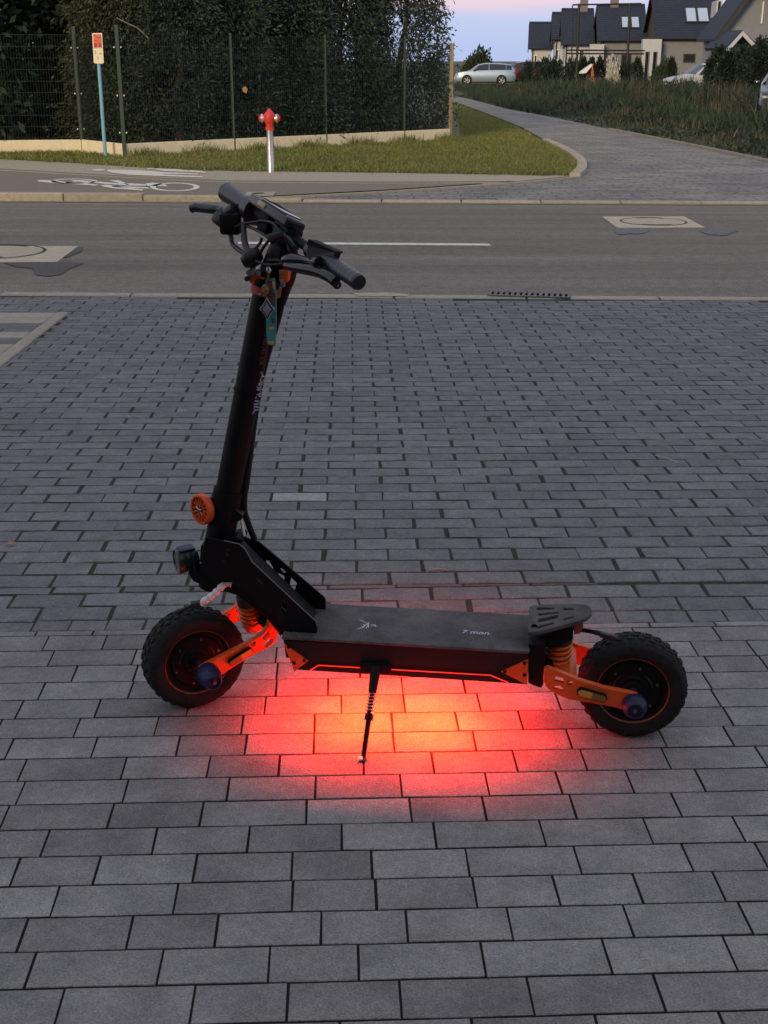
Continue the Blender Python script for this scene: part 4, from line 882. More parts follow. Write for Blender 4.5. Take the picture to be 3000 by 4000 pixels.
# pale boulders beside the red car
for i, (x, y, r_) in enumerate([(2060, 306, .28), (2080, 304, .22), (2145, 308, .3), (2165, 306, .2), (2130, 336, .22)]):
    p = gpt(x, y+8); bm = bmesh.new(); bmesh.ops.create_icosphere(bm, subdivisions=2, radius=r_)
    for v in bm.verts: v.co *= 1+random.uniform(-.15, .15); v.co.z *= .6
    me = bpy.data.meshes.new('boulder'); bm.to_mesh(me); bm.free(); o = mkobj('boulder', me, mat('pale_stone', (.42, .39, .30), .9, var=.2)); o.location = (p.x, p.y, ZR+.08)
    tag(o, ['pale boulder left of the pair beside the red car', 'pale boulder right of the pair beside the red car', 'larger pale boulder before the broad dark bush', 'smaller pale boulder before the broad dark bush', 'pale boulder in the gravel nearest the side street'][i], 'stone', 'boulders near the red car')

# ================================================================== HYDRANT AND SIGN
hp = gpt(1058, 670, ZW); hy = empty('fire_hydrant', hp); tag(hy, 'red topped fire hydrant on a shiny steel pipe before the hedge', 'fire hydrant')
M_red = mat('hydrant_red', (.62, .035, .02), .45, var=.1, coat=.2); M_steel = mat('stainless', (.55, .54, .52), .30, 1.0, var=.05, nscale=40, stretch=(1, 1, .05)); M_alu = mat('aluminium', (.72, .70, .66), .35, .9)
MB().lathe([(0, .63), (.052, .63), (.052, .02), (.06, 0), (.06, -.05)], 28).build('pipe', M_steel, hy, 40)
hd = MB().lathe([(0, .95), (.012, .945), (.03, .925), (.075, .87), (.088, .855), (.092, .82), (.088, .77), (.07, .735), (.058, .715), (.056, .68), (.068, .67), (.068, .625), (.05, .62)], 12).build('head', M_red, hy, 30)
for s_ in (1, -1):
    Mx = Matrix.Translation((s_*.085, 0, .80))@Matrix.Rotation(R(90)*s_, 4, 'Y')
    MB().lathe([(.04, -.02), (.045, .01), (.065, .012), (.066, .04), (.05, .042)], 24, Mx).build('outlet_ring', M_alu, hd, 40)
    mb = MB(); mb.lathe([(0, .085), (.025, .08), (.045, .07), (.06, .055), (.062, .04)], 12, Mx); mb.build('outlet_cap', M_red, hd, 30)
for k in range(4): MB().cyl((.09*math.cos(k*1.57+.8), .09*math.sin(k*1.57+.8), .835), (.1*math.cos(k*1.57+.8), .1*math.sin(k*1.57+.8), .835), .012, None, 6).build('bolt', M_red, hd)
spx = gpt(412, 613, ZW); sg = empty('marker_post', spx); tag(sg, 'light blue post carrying a red and a cream utility marker plate', 'sign post')
topw = ypt(371, 128, spx.y); tilt = Vector((topw.x-spx.x+.03, 0, topw.z-spx.z)); hgt = tilt.z
MB().tube([(0, 0, -.1), (tilt.x*.9, 0, hgt*.93)], .033, 14).build('post', mat('blue_post', (.16, .38, .50), .55, var=.1, nscale=10), sg)
def sgp(x, y, dy=-.045): q_ = ypt(x, y, spx.y+dy); return Vector((q_.x-spx.x, dy, q_.z-spx.z))
rd = mat('sign_red', (.62, .10, .05), .5, var=.08, nscale=8); cr_ = mat('sign_cream', (.72, .66, .48), .55, var=.06, nscale=8); wt_ = mat('sign_white', (.78, .72, .62), .5); ink = mat('sign_ink', (.28, .26, .16), .7); drd = mat('sign_dark_red', (.33, .02, .015), .5)
def qplate(name, q, m, d, parent, th=.006):
    mb = MB(); mb.prism([sgp(x, y, d) for x, y in q], (0, th, 0)); return mb.build(name, m, parent, None)
def zq(x, y): return (320+x/11.06, 100+y/11.06)
rp_ = qplate('red_plate', [zq(*q) for q in ((440, 330), (860, 320), (905, 960), (475, 975))], wt_, -.045, sg)
qplate('red_panel', [zq(*q) for q in ((475, 375), (830, 365), (868, 945), (508, 955))], rd, -.047, rp_, .002)
for q in (((520, 755), (645, 755), (655, 945), (535, 945)), ((710, 750), (835, 770), (850, 940), (730, 940))): qplate('dark_red_block', [zq(*a) for a in q], drd, -.049, rp_, .002)
for q in (((610, 500), (830, 490), (832, 530), (612, 540)), ((520, 600), (600, 640), (720, 640), (722, 670), (590, 672), (520, 640)), ((800, 530), (832, 530), (840, 720), (812, 720)), ((520, 385), (600, 385), (545, 470), (525, 460))): qplate('red_stroke', [zq(*a) for a in q], drd, -.049, rp_, .002)
cp_ = qplate('cream_plate', [zq(*q) for q in ((475, 985), (905, 975), (945, 1610), (890, 1640), (600, 1640), (512, 1600))], cr_, -.045, sg)
for (tx, x, y, sz) in (('Z', 575, 1160, .075), ('.', 680, 1225, .06), ('100', 785, 1215, .042), ('T', 690, 1420, .07), ('.', 655, 1530, .05)):
    c_ = sgp(*zq(x, y), -.0475); me = text_mesh(tx, sz, Matrix.Translation(c_)@Matrix.Rotation(R(90), 4, 'X'), .0008); mkobj('lettering', me, ink, cp_)
for i, (x, y, r_, lb) in enumerate([(2330, 392, .10, 'pale stone in the weeds at the centre of the field')]):
    pass

# small litter on the driveway (frame tilted): dry leaf, straw, cigarette-like twig
def on_drive(o, x, y, z=.004): P = TILT @ Vector((*dpt(x, y)[:2], z)); o.location = P
mb = MB(); mb.add([(-.02, 0, .004), (0, .012, .012), (.022, .002, .005), (.004, -.012, .008)], [(0, 1, 3), (1, 2, 3)]); o = mb.build('dry_leaf', mat('dry_leaf', (.32, .20, .10), .9), None, None); on_drive(o, 40, 2133); tag(o, 'small dry brown leaf lying on the driveway at left', 'leaf')
def straw(a, b, lab):
    A, B = TILT @ Vector((*dpt(*a)[:2], .004)), TILT @ Vector((*dpt(*b)[:2], .004)); mid = (A+B)/2; o = MB().tube(spline([A-mid, Vector((0, .004, .003)), B-mid], 4), .0022, 5).build('straw', mat('straw', (.42, .39, .33), .8), None); o.location = mid; tag(o, lab, 'straw')
straw((2558, 1782), (2650, 1812), 'pale straw lying across the driveway at right'); straw((2968, 1722), (3010, 1728), 'pale straw on the driveway at the right edge'); straw((1672, 2232), (1745, 2230), 'short pale straw in a joint behind the scooter deck')

# ================================================================== ELECTRIC SCOOTER
# local frame: x = from front axle to rear axle, y = away from the camera, z = up; measured on the photograph in planes of known offset
DS = 3000/1659.0
_a = dpt(756, 2563, .132); _b = dpt(2469, 2670, .132); AX = (_b-_a).normalized()
_p0 = Vector((AX.y, -AX.x, 0)); lam = R(1.5); UPV = Vector((0, 0, math.cos(lam)))+_p0*math.sin(lam); PV = _p0*math.cos(lam)-Vector((0, 0, math.sin(lam)))
ORG = _a-UPV*.132
MSC = Matrix.Identity(4)
for i in range(3): MSC[i][0], MSC[i][1], MSC[i][2], MSC[i][3] = AX[i], -PV[i], UPV[i], ORG[i]
scoot = empty('electric_scooter'); scoot.matrix_world = TILT @ MSC
tag(scoot, 'black and orange electric scooter on its kickstand with red glow underneath', 'scooter')
def S(x, y, v, s=DS):
    # photo pixel (display scale 1659 wide unless s=1) on the plane y_local=-v
    d = ray(x*s, y*s); o_ = Vector((0, 0, H)); t = (v-(o_-ORG).dot(PV))/d.dot(PV); q = o_+d*t-ORG; return Vector((q.dot(AX), -v, q.dot(UPV)))
def Z5(x, y, v): return S(500+x/1.8433, 1850+y/1.8433, v, 1)
def Z6(x, y, v): return S(1000+x/1.3825, 2250+y/1.3825, v, 1)
def Z7(x, y, v): return S(1900+x/1.9518, 2300+y/1.9518, v, 1)
def ZA(x, y, v): return S(950+x/5.53, 850+y/5.53, v, 1)      # handlebar centre
def ZB(x, y, v): return S(720+x/5.53, 700+y/5.53, v, 1)      # far handle
def ZC(x, y, v): return S(1120+x/5.027, 900+y/5.027, v, 1)   # near handle
def ZD(x, y, v): return S(940+x/5.979, 1030+y/5.979, v, 1)   # stem top and lanyard
K_metal = mat('black_anodised', (.0045, .0045, .005), .5, 0, spec=.22, var=.2, nscale=60); K_matte = mat('matte_black', (.005, .005, .0055), .65, spec=.18, var=.15, nscale=40)
K_rub = mat('grip_rubber', (.020, .023, .031), .34, bump=.1, bscale=300, spec=.7); K_plas = mat('black_plastic', (.013, .015, .021), .34, spec=.65)
K_or = mat('orange_coat', (.74, .105, .016), .42, .1, var=.1, nscale=40, spec=.4); K_or2 = mat('orange_spring', (.70, .14, .022), .4, .2)
K_tyre = mat('offroad_rubber', (.016, .0155, .016), .85, var=.35, nscale=40, bump=.35, bscale=150, spec=.3)
K_steel = mat('bolt_steel', (.45, .44, .42), .35, 1); K_blue = mat('blue_black_cap', (.008, .012, .055), .40, spec=.4)
K_deck = mat('deck_grip', (.150, .140, .140), .85, c2=(.052, .049, .052), nscale=8, bump=.5, bscale=380, spec=.3)
K_side = mat('deck_side', (.008, .0075, .009), .5, 0, var=.2, nscale=30, spec=.3); K_yel = mat('amber_reflector', (.55, .30, .02), .25, coat=.6); K_amb = mat('amber_dark', (.22, .10, .02), .3, coat=.4)
K_led = mat('red_led', (.8, .02, .01), .4, emit=(1.0, .003, .008), es=130.0); K_ledh = mat('red_led_hot', (.8, .02, .01), .4, emit=(1.0, .024, .003), es=1050.0)
K_ledd = mat('red_led_line', (.8, .03, .02), .4, emit=(1.0, .05, .025), es=.5)
K_white = mat('white_wrap', (.86, .83, .81), .6, bump=.2); K_print = mat('white_print', (.60, .60, .62), .6); K_cable = mat('cable_black', (.006, .006, .007), .45, spec=.35)
RX = Matrix.Rotation(R(90), 4, 'X')
def wheel(name, cx, turn, tilt_):
    Mw = Matrix.Translation((cx, 0, .131))@Matrix.Rotation(turn, 4, 'Z')
    root = MB()
    prof = [(.084, -.034), (.092, -.040), (.104, -.0445), (.116, -.0435), (.1245, -.036), (.1280, -.020), (.1285, 0), (.1280, .020), (.1245, .036), (.116, .0435), (.104, .0445), (.092, .040), (.084, .034)]
    mb = MB(); mb.lathe(prof, 72, Mw @ RX, True)
    n = 30
    for i in range(n):           # chunky tread: centre blocks and angled shoulder blocks
        a = 2*math.pi*i/n
        for (off, y, rr, sx, sy, sk, tl) in ((0, .0085, .1285, .017, .013, .35, 0), (.5, -.0085, .1285, .017, .013, -.35, 0), (.25, .0275, .1262, .015, .015, -.3, .45), (.75, -.0275, .1262, .015, .015, .3, -.45), (.1, .0415, .1175, .011, .006, 0, 1.1), (.6, -.0415, .1175, .011, .006, 0, -1.1)):
            b = a+off*2*math.pi/n
            M_ = Mw @ Matrix.Rotation(b, 4, 'Y') @ Matrix.Translation((0, y, rr)) @ Matrix.Rotation(-tl, 4, 'X') @ Matrix.Rotation(sk, 4, 'Z')
            mb.box((0, 0, 0), (sx, sy, .0052), M_, .85)
    w_ = mb.build(name, K_tyre, scoot, 40)
    rim = MB()
    for s_ in (1, -1): rim.lathe([(.0845, s_*.0355), (.0855, s_*.0375), (.0870, s_*.0385), (.0875, s_*.036)], 64, Mw @ RX)
    rim.build('rim_edge', mat('rim_orange', (.30, .075, .02), .5), w_, 60)
    hub = MB()
    for s_ in (1, -1): hub.lathe([(0, s_*.040), (.020, s_*.040), (.024, s_*.033), (.034, s_*.033), (.038, s_*.029), (.066, s_*.028), (.070, s_*.024), (.078, s_*.024), (.081, s_*.030), (.084, s_*.033)], 56, Mw @ RX)
    hb = hub.build('hub_motor', K_matte, w_, 40)
    for s_ in (-1, 1):
        for k in range(6):
            a = 2*math.pi*k/6+.3; c = Mw @ Vector((.060*math.cos(a), s_*.028, .060*math.sin(a))); d = (Mw.to_3x3() @ Vector((0, s_*.004, 0))); MB().cyl(c, c+d, .0036, None, 6).build('bolt', mat('dull_bolt', (.16, .155, .15), .4, .8), hb)
        for k in range(3):   # curved stiffening ribs on the motor cover
            pts = [Mw @ Vector((.047*math.cos(a), s_*.0285, .047*math.sin(a))) for a in [2*math.pi*k/3+.2+.13*j for j in range(7)]]
            MB().tube(pts, .0022, 6).build('rib', K_plas, hb)
    return w_
VA = .092
STEER = Matrix.Rotation(R(35), 4, 'Z'); _Mi = MSC.inverted(); _si = STEER.inverted()
def SF(x, y, v, s=DS):
    # the same, but on a plane of the steered front assembly; returns coordinates of that assembly
    o_ = _si @ (_Mi @ Vector((0, 0, H))); d = _si.to_3x3() @ (_Mi.to_3x3() @ ray(x*s, y*s)); t = (-v-o_.y)/d.y; return o_+d*t
def Z5F(x, y, v): return SF(500+x/1.8433, 1850+y/1.8433, v, 1)
def steer_new(before):
    for o in list(bpy.data.objects):
        if o not in before and o.type == 'MESH': o.data.transform(STEER)
def axle(cx, tip):
    # axle with a domed blue-black bumper on both ends
    for s_ in (-1, 1):
        b = Vector((cx, s_*.035, .131)); e_ = Vector((cx, s_*(VA+.012), .131)); MB().cyl(b, e_, .011, None, 14).build('axle', K_steel, scoot)
        k_ = (tip-VA-.008)/.038; Mx = Matrix.Translation((cx, s_*(VA+.008), .131))@Matrix.Rotation(R(90)*s_*-1, 4, 'X')
        cp__ = MB().lathe([(.029, 0), (.030, .006*k_), (.028, .022*k_), (.022, .034*k_), (.017, .038*k_), (.0155, .033*k_), (0, .033*k_)], 32, Mx).build('axle_bumper', K_blue, scoot, 35)
        MB().lathe([(0, .040*k_), (.005, .040*k_), (.0065, .033*k_)], 6, Mx).build('axle_nut', mat('dull_bolt', (.16, .155, .15), .4, .8), cp__, 30)
rw_ = wheel('wheel', 1.104, 0, 0); axle(1.104, .134)
_before = set(bpy.data.objects); fw = wheel('wheel', 0.0, 0, 0); axle(0.0, .156); steer_new(_before)

def arm(name, pts, holes, zfun, v, th, m, parent=scoot):
    # swing-arm plate: outline traced in the plane y=-v, with cut-outs
    o3 = [zfun(x, y, v) for x, y in pts]; h3 = [[zfun(x, y, v) for x, y in h] for h in holes]
    me = plate_mesh([(p.x, p.z) for p in o3], [[(p.x, p.z) for p in h] for h in h3], th, Matrix.Translation((0, -v, 0))@RX, .0022)
    return mkobj(name, me, m, parent)
def circ(cx, cy, r, a0=0, a1=360, n=14): return [(cx+r*math.cos(R(a0+(a1-a0)*i/n)), cy+r*math.sin(R(a0+(a1-a0)*i/n))) for i in range(n+1)]
# front arms
fa = [(505, 1425), (515, 1392), (560, 1362), (700, 1290), (850, 1215), (950, 1155), (1000, 1095), (1008, 1060), (1030, 1030), (1050, 1018), (1078, 1040), (1062, 1072), (1096, 1108), (1068, 1150), (1062, 1200), (1010, 1240), (870, 1312), (720, 1405), (660, 1450), (590, 1470), (530, 1455)]
fh = [[(958, 1168), (1002, 1128), (1008, 1150), (972, 1186)], [(968, 1226), (1012, 1180), (1036, 1182), (1026, 1212), (990, 1244)], [(872, 1218), (912, 1200), (905, 1222), (880, 1236)]]
_before = set(bpy.data.objects)
na = arm('swing_arm', fa, fh, Z5F, VA, .016, K_or)
arm('swing_arm', fa, fh, lambda x, y, v: (lambda q: Vector((q.x, -v, q.z)))(Z5F(x, y, VA)), -VA, .016, K_or)
def slot_on_arm(z, A, B, r, v, parent):
    a, b = z(*A, v), z(*B, v); d = (b-a); n_ = 10; up_ = Vector((-d.z, 0, d.x)).normalized()*r; dn = d.normalized()*r
    def cap(c, s_): return [c+up_*math.cos(t)*1+dn*s_*math.sin(t) for t in [math.pi*i/n_ for i in range(n_+1)]]
    loop = cap(b, 1)+cap(a, -1)[::-1]; loop = [p for p in loop]
    mb = MB(); mb.prism([p+Vector((0, -.0105, 0)) for p in loop], (0, .012, 0)); mb.build('reflector_seat', K_matte, parent, 30)
    mid = (a+b)/2
    h1 = cap(mid-dn*.3, 1); half = cap(a, -1)
    mb = MB(); mb.prism([p*1 for p in [mid+up_*.78]+[a+(p-a)*.78 for p in half]+[mid-up_*.78]], (0, .006, 0)); mb.v = [(q[0], q[1]-.0125, q[2]) for q in mb.v]; mb.build('reflector', K_yel, parent, 30)
    mb = MB(); mb.prism([p*1 for p in [mid+up_*.78]+[b+(p-b)*.78 for p in cap(b, 1)]+[mid-up_*.78]], (0, .006, 0)); mb.v = [(q[0], q[1]-.0122, q[2]) for q in mb.v]; mb.build('reflector', K_amb, parent, 30)
slot_on_arm(Z5F, (868, 1272), (742, 1350), .009, VA+.008, na)
c = Z5F(1035, 1120, VA); MB().cyl((c.x, -VA+.006, c.z), (c.x, VA-.006, c.z), .014, None, 16).build('pivot_tube', K_matte, scoot)
P = [Z5F(x, y, 0) for x, y in ((770, 740), (860, 790), (960, 900), (1040, 1000), (1090, 1090), (1050, 1120), (950, 1000), (840, 890), (780, 840))]; mb = MB(); mb.prism([(p.x, -.045, p.z) for p in P], (0, .09, 0)); mb.build('fork_crown', K_matte, scoot, 30)
steer_new(_before)
# rear arms
ra = [(440, 600), (470, 590), (520, 608), (700, 682), (900, 742), (1100, 782), (1150, 800), (1175, 840), (1172, 890), (1130, 920), (1060, 920), (990, 895), (800, 860), (620, 832), (548, 800), (500, 775), (455, 740), (432, 690)]
rh = [[(528, 658), (588, 672), (590, 712), (518, 696)], [(508, 735), (560, 730), (592, 756), (580, 776), (515, 756)], [(620, 688), (655, 696), (655, 730), (618, 724)]]
nr = arm('swing_arm', ra, rh, Z7, VA, .016, K_or)
arm('swing_arm', ra, rh, lambda x, y, v: (lambda q: Vector((q.x, -v, q.z)))(Z7(x, y, VA)), -VA, .016, K_or)
slot_on_arm(Z7, (725, 778), (885, 822), .0105, VA+.008, nr)
c = Z7(470, 690, VA); MB().cyl((c.x, -VA+.006, c.z), (c.x, VA-.006, c.z), .014, None, 16).build('pivot_tube', K_matte, scoot)
P = [Z7(x, y, VA-.01) for x, y in ((560, 660), (640, 650), (690, 690), (620, 710))]; mb = MB(); mb.prism([(p.x, -VA+.008, p.z) for p in P], (0, 2*VA-.016, 0)); mb.build('arm_bridge', K_or, scoot, 30)
# springs with dampers
_before2 = set(bpy.data.objects)
def spring(p0, p1, r=.026, turns=5.2, wire=.0055):
    p0, p1 = Vector(p0), Vector(p1); d = (p1-p0); q = d.to_track_quat('Z', 'Y').to_matrix(); n = int(turns*18)
    pts = [p0+q @ Vector((r*math.cos(2*math.pi*turns*i/n), r*math.sin(2*math.pi*turns*i/n), d.length*i/n)) for i in range(n+1)]
    sp_ = MB().tube(pts, wire, 8).build('spring', K_or2, scoot, 60)
    MB().cyl(p0, p0+d*.5, .015, None, 18).build('damper_body', K_matte, sp_); MB().cyl(p0+d*.5, p1, .008, None, 14).build('damper_rod', K_steel, sp_)
    u = d.normalized(); MB().cyl(p0-u*.02, p0+u*.004, .031, .031, 24).build('spring_cap', mat('olive_cap', (.05, .045, .03), .5, .3), sp_); MB().cyl(p1-u*.004, p1+u*.012, .029, .024, 24).build('spring_seat', K_or, sp_)
spring(Z5F(872, 925, 0), Z5F(905, 1085, 0)); steer_new(_before2); spring(Z7(560, 385, 0), Z7(548, 585, 0))

# deck: sides traced at v=.1
DW = .098
d_tl, d_tr = Z6(145, 345, DW), Z6(1470, 412, DW); d_bl, d_br = Z6(205, 515, DW), Z6(1465, 588, DW)
zt = (d_tl.z+d_tr.z)/2; zbm = (d_bl.z+d_br.z)/2; xl, xr = d_tl.x, d_tr.x
mb = MB()
CH = .031   # depth of the open channel under the deck that holds the lights
prof = [(xl, zt), (xr, zt), (xr+.002, zbm+CH), (d_bl.x-.02, zbm+CH)]
mb.prism([(x, -DW+.006, z) for x, z in prof], (0, 2*DW-.012, 0)); deck = mb.build('deck', K_side, scoot, 25)
mb = MB(); mb.rbox(((xl+xr)/2, 0, zt+.003), (xr-xl+.006, 2*DW+.006, .008), .0025); pad = mb.build('foot_mat', K_deck, deck, 30)
for s_ in (1, -1):
    def F6(x, y): q = Z6(x, y, DW); return Vector((q.x, -s_*DW, q.z))
    yv = Vector((0, s_*.008, 0))
    mb = MB(); mb.prism([F6(*p) for p in ((148, 350), (1470, 415), (1470, 446), (1322, 512), (286, 456), (152, 362))], yv); mb.build('side_panel', K_side, deck, 25)
    for tri, bolts in ((((152, 364), (284, 456), (208, 514)), ((178, 378), (262, 452), (208, 466))), (((1324, 514), (1470, 447), (1465, 586)), ((1450, 466), (1345, 512), (1450, 530)))):
        T = [F6(*p) for p in tri]; mb = MB(); mb.prism([p+Vector((0, -s_*.003, 0)) for p in T], yv); cpn = mb.build('corner_plate', K_or, deck, 25)
        for bx in bolts: c = F6(*bx)+Vector((0, -s_*.0035, 0)); MB().cyl(c, c+Vector((0, -s_*.002, 0)), .0045, None, 10).build('screw', K_matte, cpn)
    for seg in (((290, 514), (336, 486)), ((336, 486), (1265, 540)), ((1265, 540), (1362, 580))):
        A, B = F6(*seg[0]), F6(*seg[1]); A.y = B.y = -s_*(DW-.004); MB().tube([A, B], .0015, 6).build('light_line', K_ledd, deck, 60)
    pass
for s_ in (1, -1): MB().box(((d_bl.x+xr)/2, -s_*(DW-.010), zbm+CH/2+.0005), (xr-d_bl.x, .007, CH+.001)).build('skirt', K_side, deck, None)
for x_ in (d_bl.x+.004, xr-.004): MB().box((x_, 0, zbm+CH/2+.0005), (.008, 2*DW-.028, CH+.001)).build('end_skirt', K_side, deck, None)
for u_ in (.335, .40, .48, .535, .59, .67, .765): MB().box((u_, 0, zbm+CH/2+.002), (.004, 2*DW-.03, CH-.004)).build('added_light_baffle', K_matte, deck, None)  # unseen partitions, added to limit how far the red glow spreads
for (u0, u1, ml_) in ((.34, .40, K_led), (.40, .48, K_ledh), (.48, .59, K_led), (.59, .67, K_ledh), (.67, .76, K_led)):
    zl_ = zbm+CH-.0015; MB().add([(u0, -.075, zl_), (u1, -.075, zl_), (u1, -.008, zl_), (u0, -.008, zl_)], [(3, 2, 1, 0)]).build('led_strip', ml_, deck, None)
# printing on the mat
def on_deck(x, y): q = ray(x, y); n_ = UPV; o_ = Vector((0, 0, H)); t = (zt+.0075-(o_-ORG).dot(n_))/q.dot(n_); w__ = o_+q*t-ORG; return Vector((w__.dot(AX), -w__.dot(PV), zt+.0075))
def dk_(x, y): return on_deck(1360+x/2.86, 2400+y/2.86)
c = dk_(1420, 202); mkobj('mat_print', text_mesh('7 mon', .026, Matrix.Translation(c), .0003, .15), K_print, pad)
for st_ in ([(130, 62), (165, 80), (200, 92)], [(105, 160), (160, 150), (215, 100)], [(150, 132), (200, 158), (232, 90), (225, 152)], [(255, 118), (300, 118), (312, 145), (260, 152), (252, 130), (300, 132)], [(170, 110), (190, 130)]):
    MB().tube([dk_(*p) for p in st_], .0014, 5).build('mat_logo', K_print, pad)
add_grain(K_deck, 300, .3)
for st_ in ([(420, 60), (470, 150), (560, 190)], [(700, 230), (860, 220), (1010, 250), (1090, 290)], [(1110, 40), (1200, 20), (1230, 45)], [(1560, 180), (1600, 260), (1620, 310)], [(480, 100), (640, 90)]): MB().tube([dk_(*p)-Vector((0, 0, .0012)) for p in st_], .0013, 5).build('scuff', mat('scuff_dust', (.13, .12, .125), .9), pad)
# front neck: side plates with cut-outs, bridge and head block
npl = [(560, 455), (690, 480), (800, 505), (840, 540), (890, 632), (1352, 1062), (1362, 1085), (1362, 1160), (1340, 1168), (1112, 1128), (1062, 1022), (960, 958), (872, 862), (760, 782), (640, 782), (532, 690), (525, 600)]
nh = [[(1106, 912), (1126, 914), (1148, 950), (1138, 986), (1110, 960)], [(930, 756), (942, 756), (976, 792), (964, 792)], [(1092, 990), (1104, 990), (1136, 1020), (1122, 1020)]]
fpl = [(735, 452), (830, 450), (945, 488), (1412, 884), (1424, 905), (1424, 992), (1300, 1010), (1100, 860), (900, 700), (800, 600)]
fhh = [[(996, 620), (1016, 626), (1048, 680), (1028, 706), (996, 690)], [(1080, 710), (1126, 736), (1126, 764), (1110, 776), (1080, 746)], [(1176, 746), (1216, 786), (1210, 806), (1200, 846), (1166, 802)], [(1096, 682), (1108, 680), (1136, 706), (1126, 718)]]
arm('neck_plate', npl, nh, Z5, .068, .007, K_metal); arm('neck_plate', fpl, fhh, Z5, -.068, .007, K_metal)
def rib_edge(pts, v, r=.0022): MB().tube([Z5(x, y, v) for x, y in pts], r, 6).build('plate_edge', mat('worn_edge', (.16, .15, .15), .4, .6), scoot, 60)
rib_edge([(690, 482), (800, 507), (842, 542), (892, 634), (1352, 1064), (1361, 1100)], .073, .0013)
def zbridge(name, pts, w_, m): P = [Z5(x, y, 0) for x, y in pts]; mb = MB(); mb.prism([(p.x, -w_, p.z) for p in P], (0, 2*w_, 0)); return mb.build(name, m, scoot, 30)
zbridge('neck_block', [(560, 470), (760, 490), (830, 560), (1330, 1040), (1330, 1110), (1120, 1100), (1040, 1000), (900, 880), (770, 790), (640, 760), (545, 690)], .045, K_matte)
zbridge('head_casting', [(515, 625), (545, 690), (650, 740), (760, 760), (800, 830), (700, 800), (600, 775), (500, 735), (478, 705), (470, 690)], .035, K_metal)
for x, y in ((722, 545), (715, 580), (690, 630)): c = Z5(x, y, .072); MB().cyl(c, c+Vector((0, -.003, 0)), .004, None, 10).build('screw', mat('dark_screw', (.03, .03, .03), .4, .6), scoot)
for x in (1170, 1235, 1300): c = Z5(x, 1125, .071); MB().cyl(c, c+Vector((0, -.004, 0)), .006, None, 8).build('screw', K_metal, scoot)
MB().tube([Z5(*p) for p in ((520, 640, .05), (560, 665, .06), (635, 690, .066))], .0022, 6).build('head_seam', mat('worn_edge', (.16, .15, .15), .4, .6), scoot)
# stem
sb, stp = Vector((.063, 0, .365)), Vector((.236, 0, 1.13)); sdir = (stp-sb).normalized()
def st_at(z): return sb+sdir*((z-sb.z)/sdir.z)
def st_cyl(name, z0, z1, r, m, r1=None, n=28, parent=scoot): return MB().cyl(st_at(z0), st_at(z1), r, r1, n).build(name, m, parent, 40)
stem_ = st_cyl('stem', .56, 1.10, .0315, K_metal, .029); st_cyl('head_tube', .37, .56, .035, K_metal); st_cyl('stem_collar', .555, .590, .0365, K_matte); st_cyl('stem_sleeve', .835, .842, .0322, K_matte)
st_cyl('steerer', .33, .372, .030, K_matte)
MB().cyl(st_at(.845)+Vector((-.033, 0, 0)), st_at(.845)+Vector((-.036, 0, 0)), .004, None, 10).build('stud', K_steel, stem_)
# folding latch behind the collar and its lower bracket
def zprism(name, pts, w_, m, v0=0): P = [Z5(x, y, v0) for x, y in pts]; mb = MB(); mb.prism([(p.x, -v0-w_, p.z) for p in P], (0, 2*w_, 0)); return mb.build(name, m, scoot, 30)
zprism('folding_latch', [(680, 215), (780, 225), (842, 275), (835, 305), (760, 335), (740, 360), (720, 470), (640, 470), (640, 300)], .026, K_metal)
zprism('folding_hook', [(735, 440), (800, 425), (840, 445), (835, 480), (740, 490)], .03, K_matte)
MB().tube([Z5(*p) for p in ((812, 330, 0), (825, 380, 0), (838, 450, 0))], .0035, 6).build('safety_cable', K_white, scoot)
# orange clamp wheel
kc = Z5(535, 255, .02); nrmk = Vector((-.62, -.78, .04)).normalized(); Mk = Matrix.Translation(kc)@nrmk.to_track_quat('Z', 'Y').to_matrix().to_4x4()
kn = MB().lathe([(.036, -.010), (.038, -.006), (.038, .006), (.036, .009), (.031, .0095), (.0305, .004)], 48, Mk, True).build('clamp_wheel', K_or, scoot, 35)
MB().lathe([(0, .001), (.031, .001)], 32, Mk).build('wheel_back', K_matte, kn)
for k in range(14): MB().box((.0195, 0, .004), (.023, .0036, .006), Mk @ Matrix.Rotation(2*math.pi*k/14, 4, 'Z')).build('spoke', K_or, kn, None)
MB().lathe([(0, .0075), (.010, .0075), (.0115, .002)], 16, Mk).build('wheel_hub', K_matte, kn)
for a_, b_ in (((-.012, .006), (0, -.001)), ((0, -.001), (.010, .003)), ((-.006, -.004), (.0, -.013)), ((0, .012), (.003, .004)), ((.004, -.004), (.010, -.010))): MB().tube([Mk @ Vector((*a_, .0085)), Mk @ Vector((*b_, .0085))], .0016, 6).build('silver_mark', K_steel, kn)
MB().cyl(kc-nrmk*.008, kc-nrmk*.045, .012, None, 16).build('clamp_bolt', K_plas, kn)
zprism('clamp_bracket', [(590, 165), (640, 150), (660, 205), (640, 260), (600, 230)], .016, K_blue)
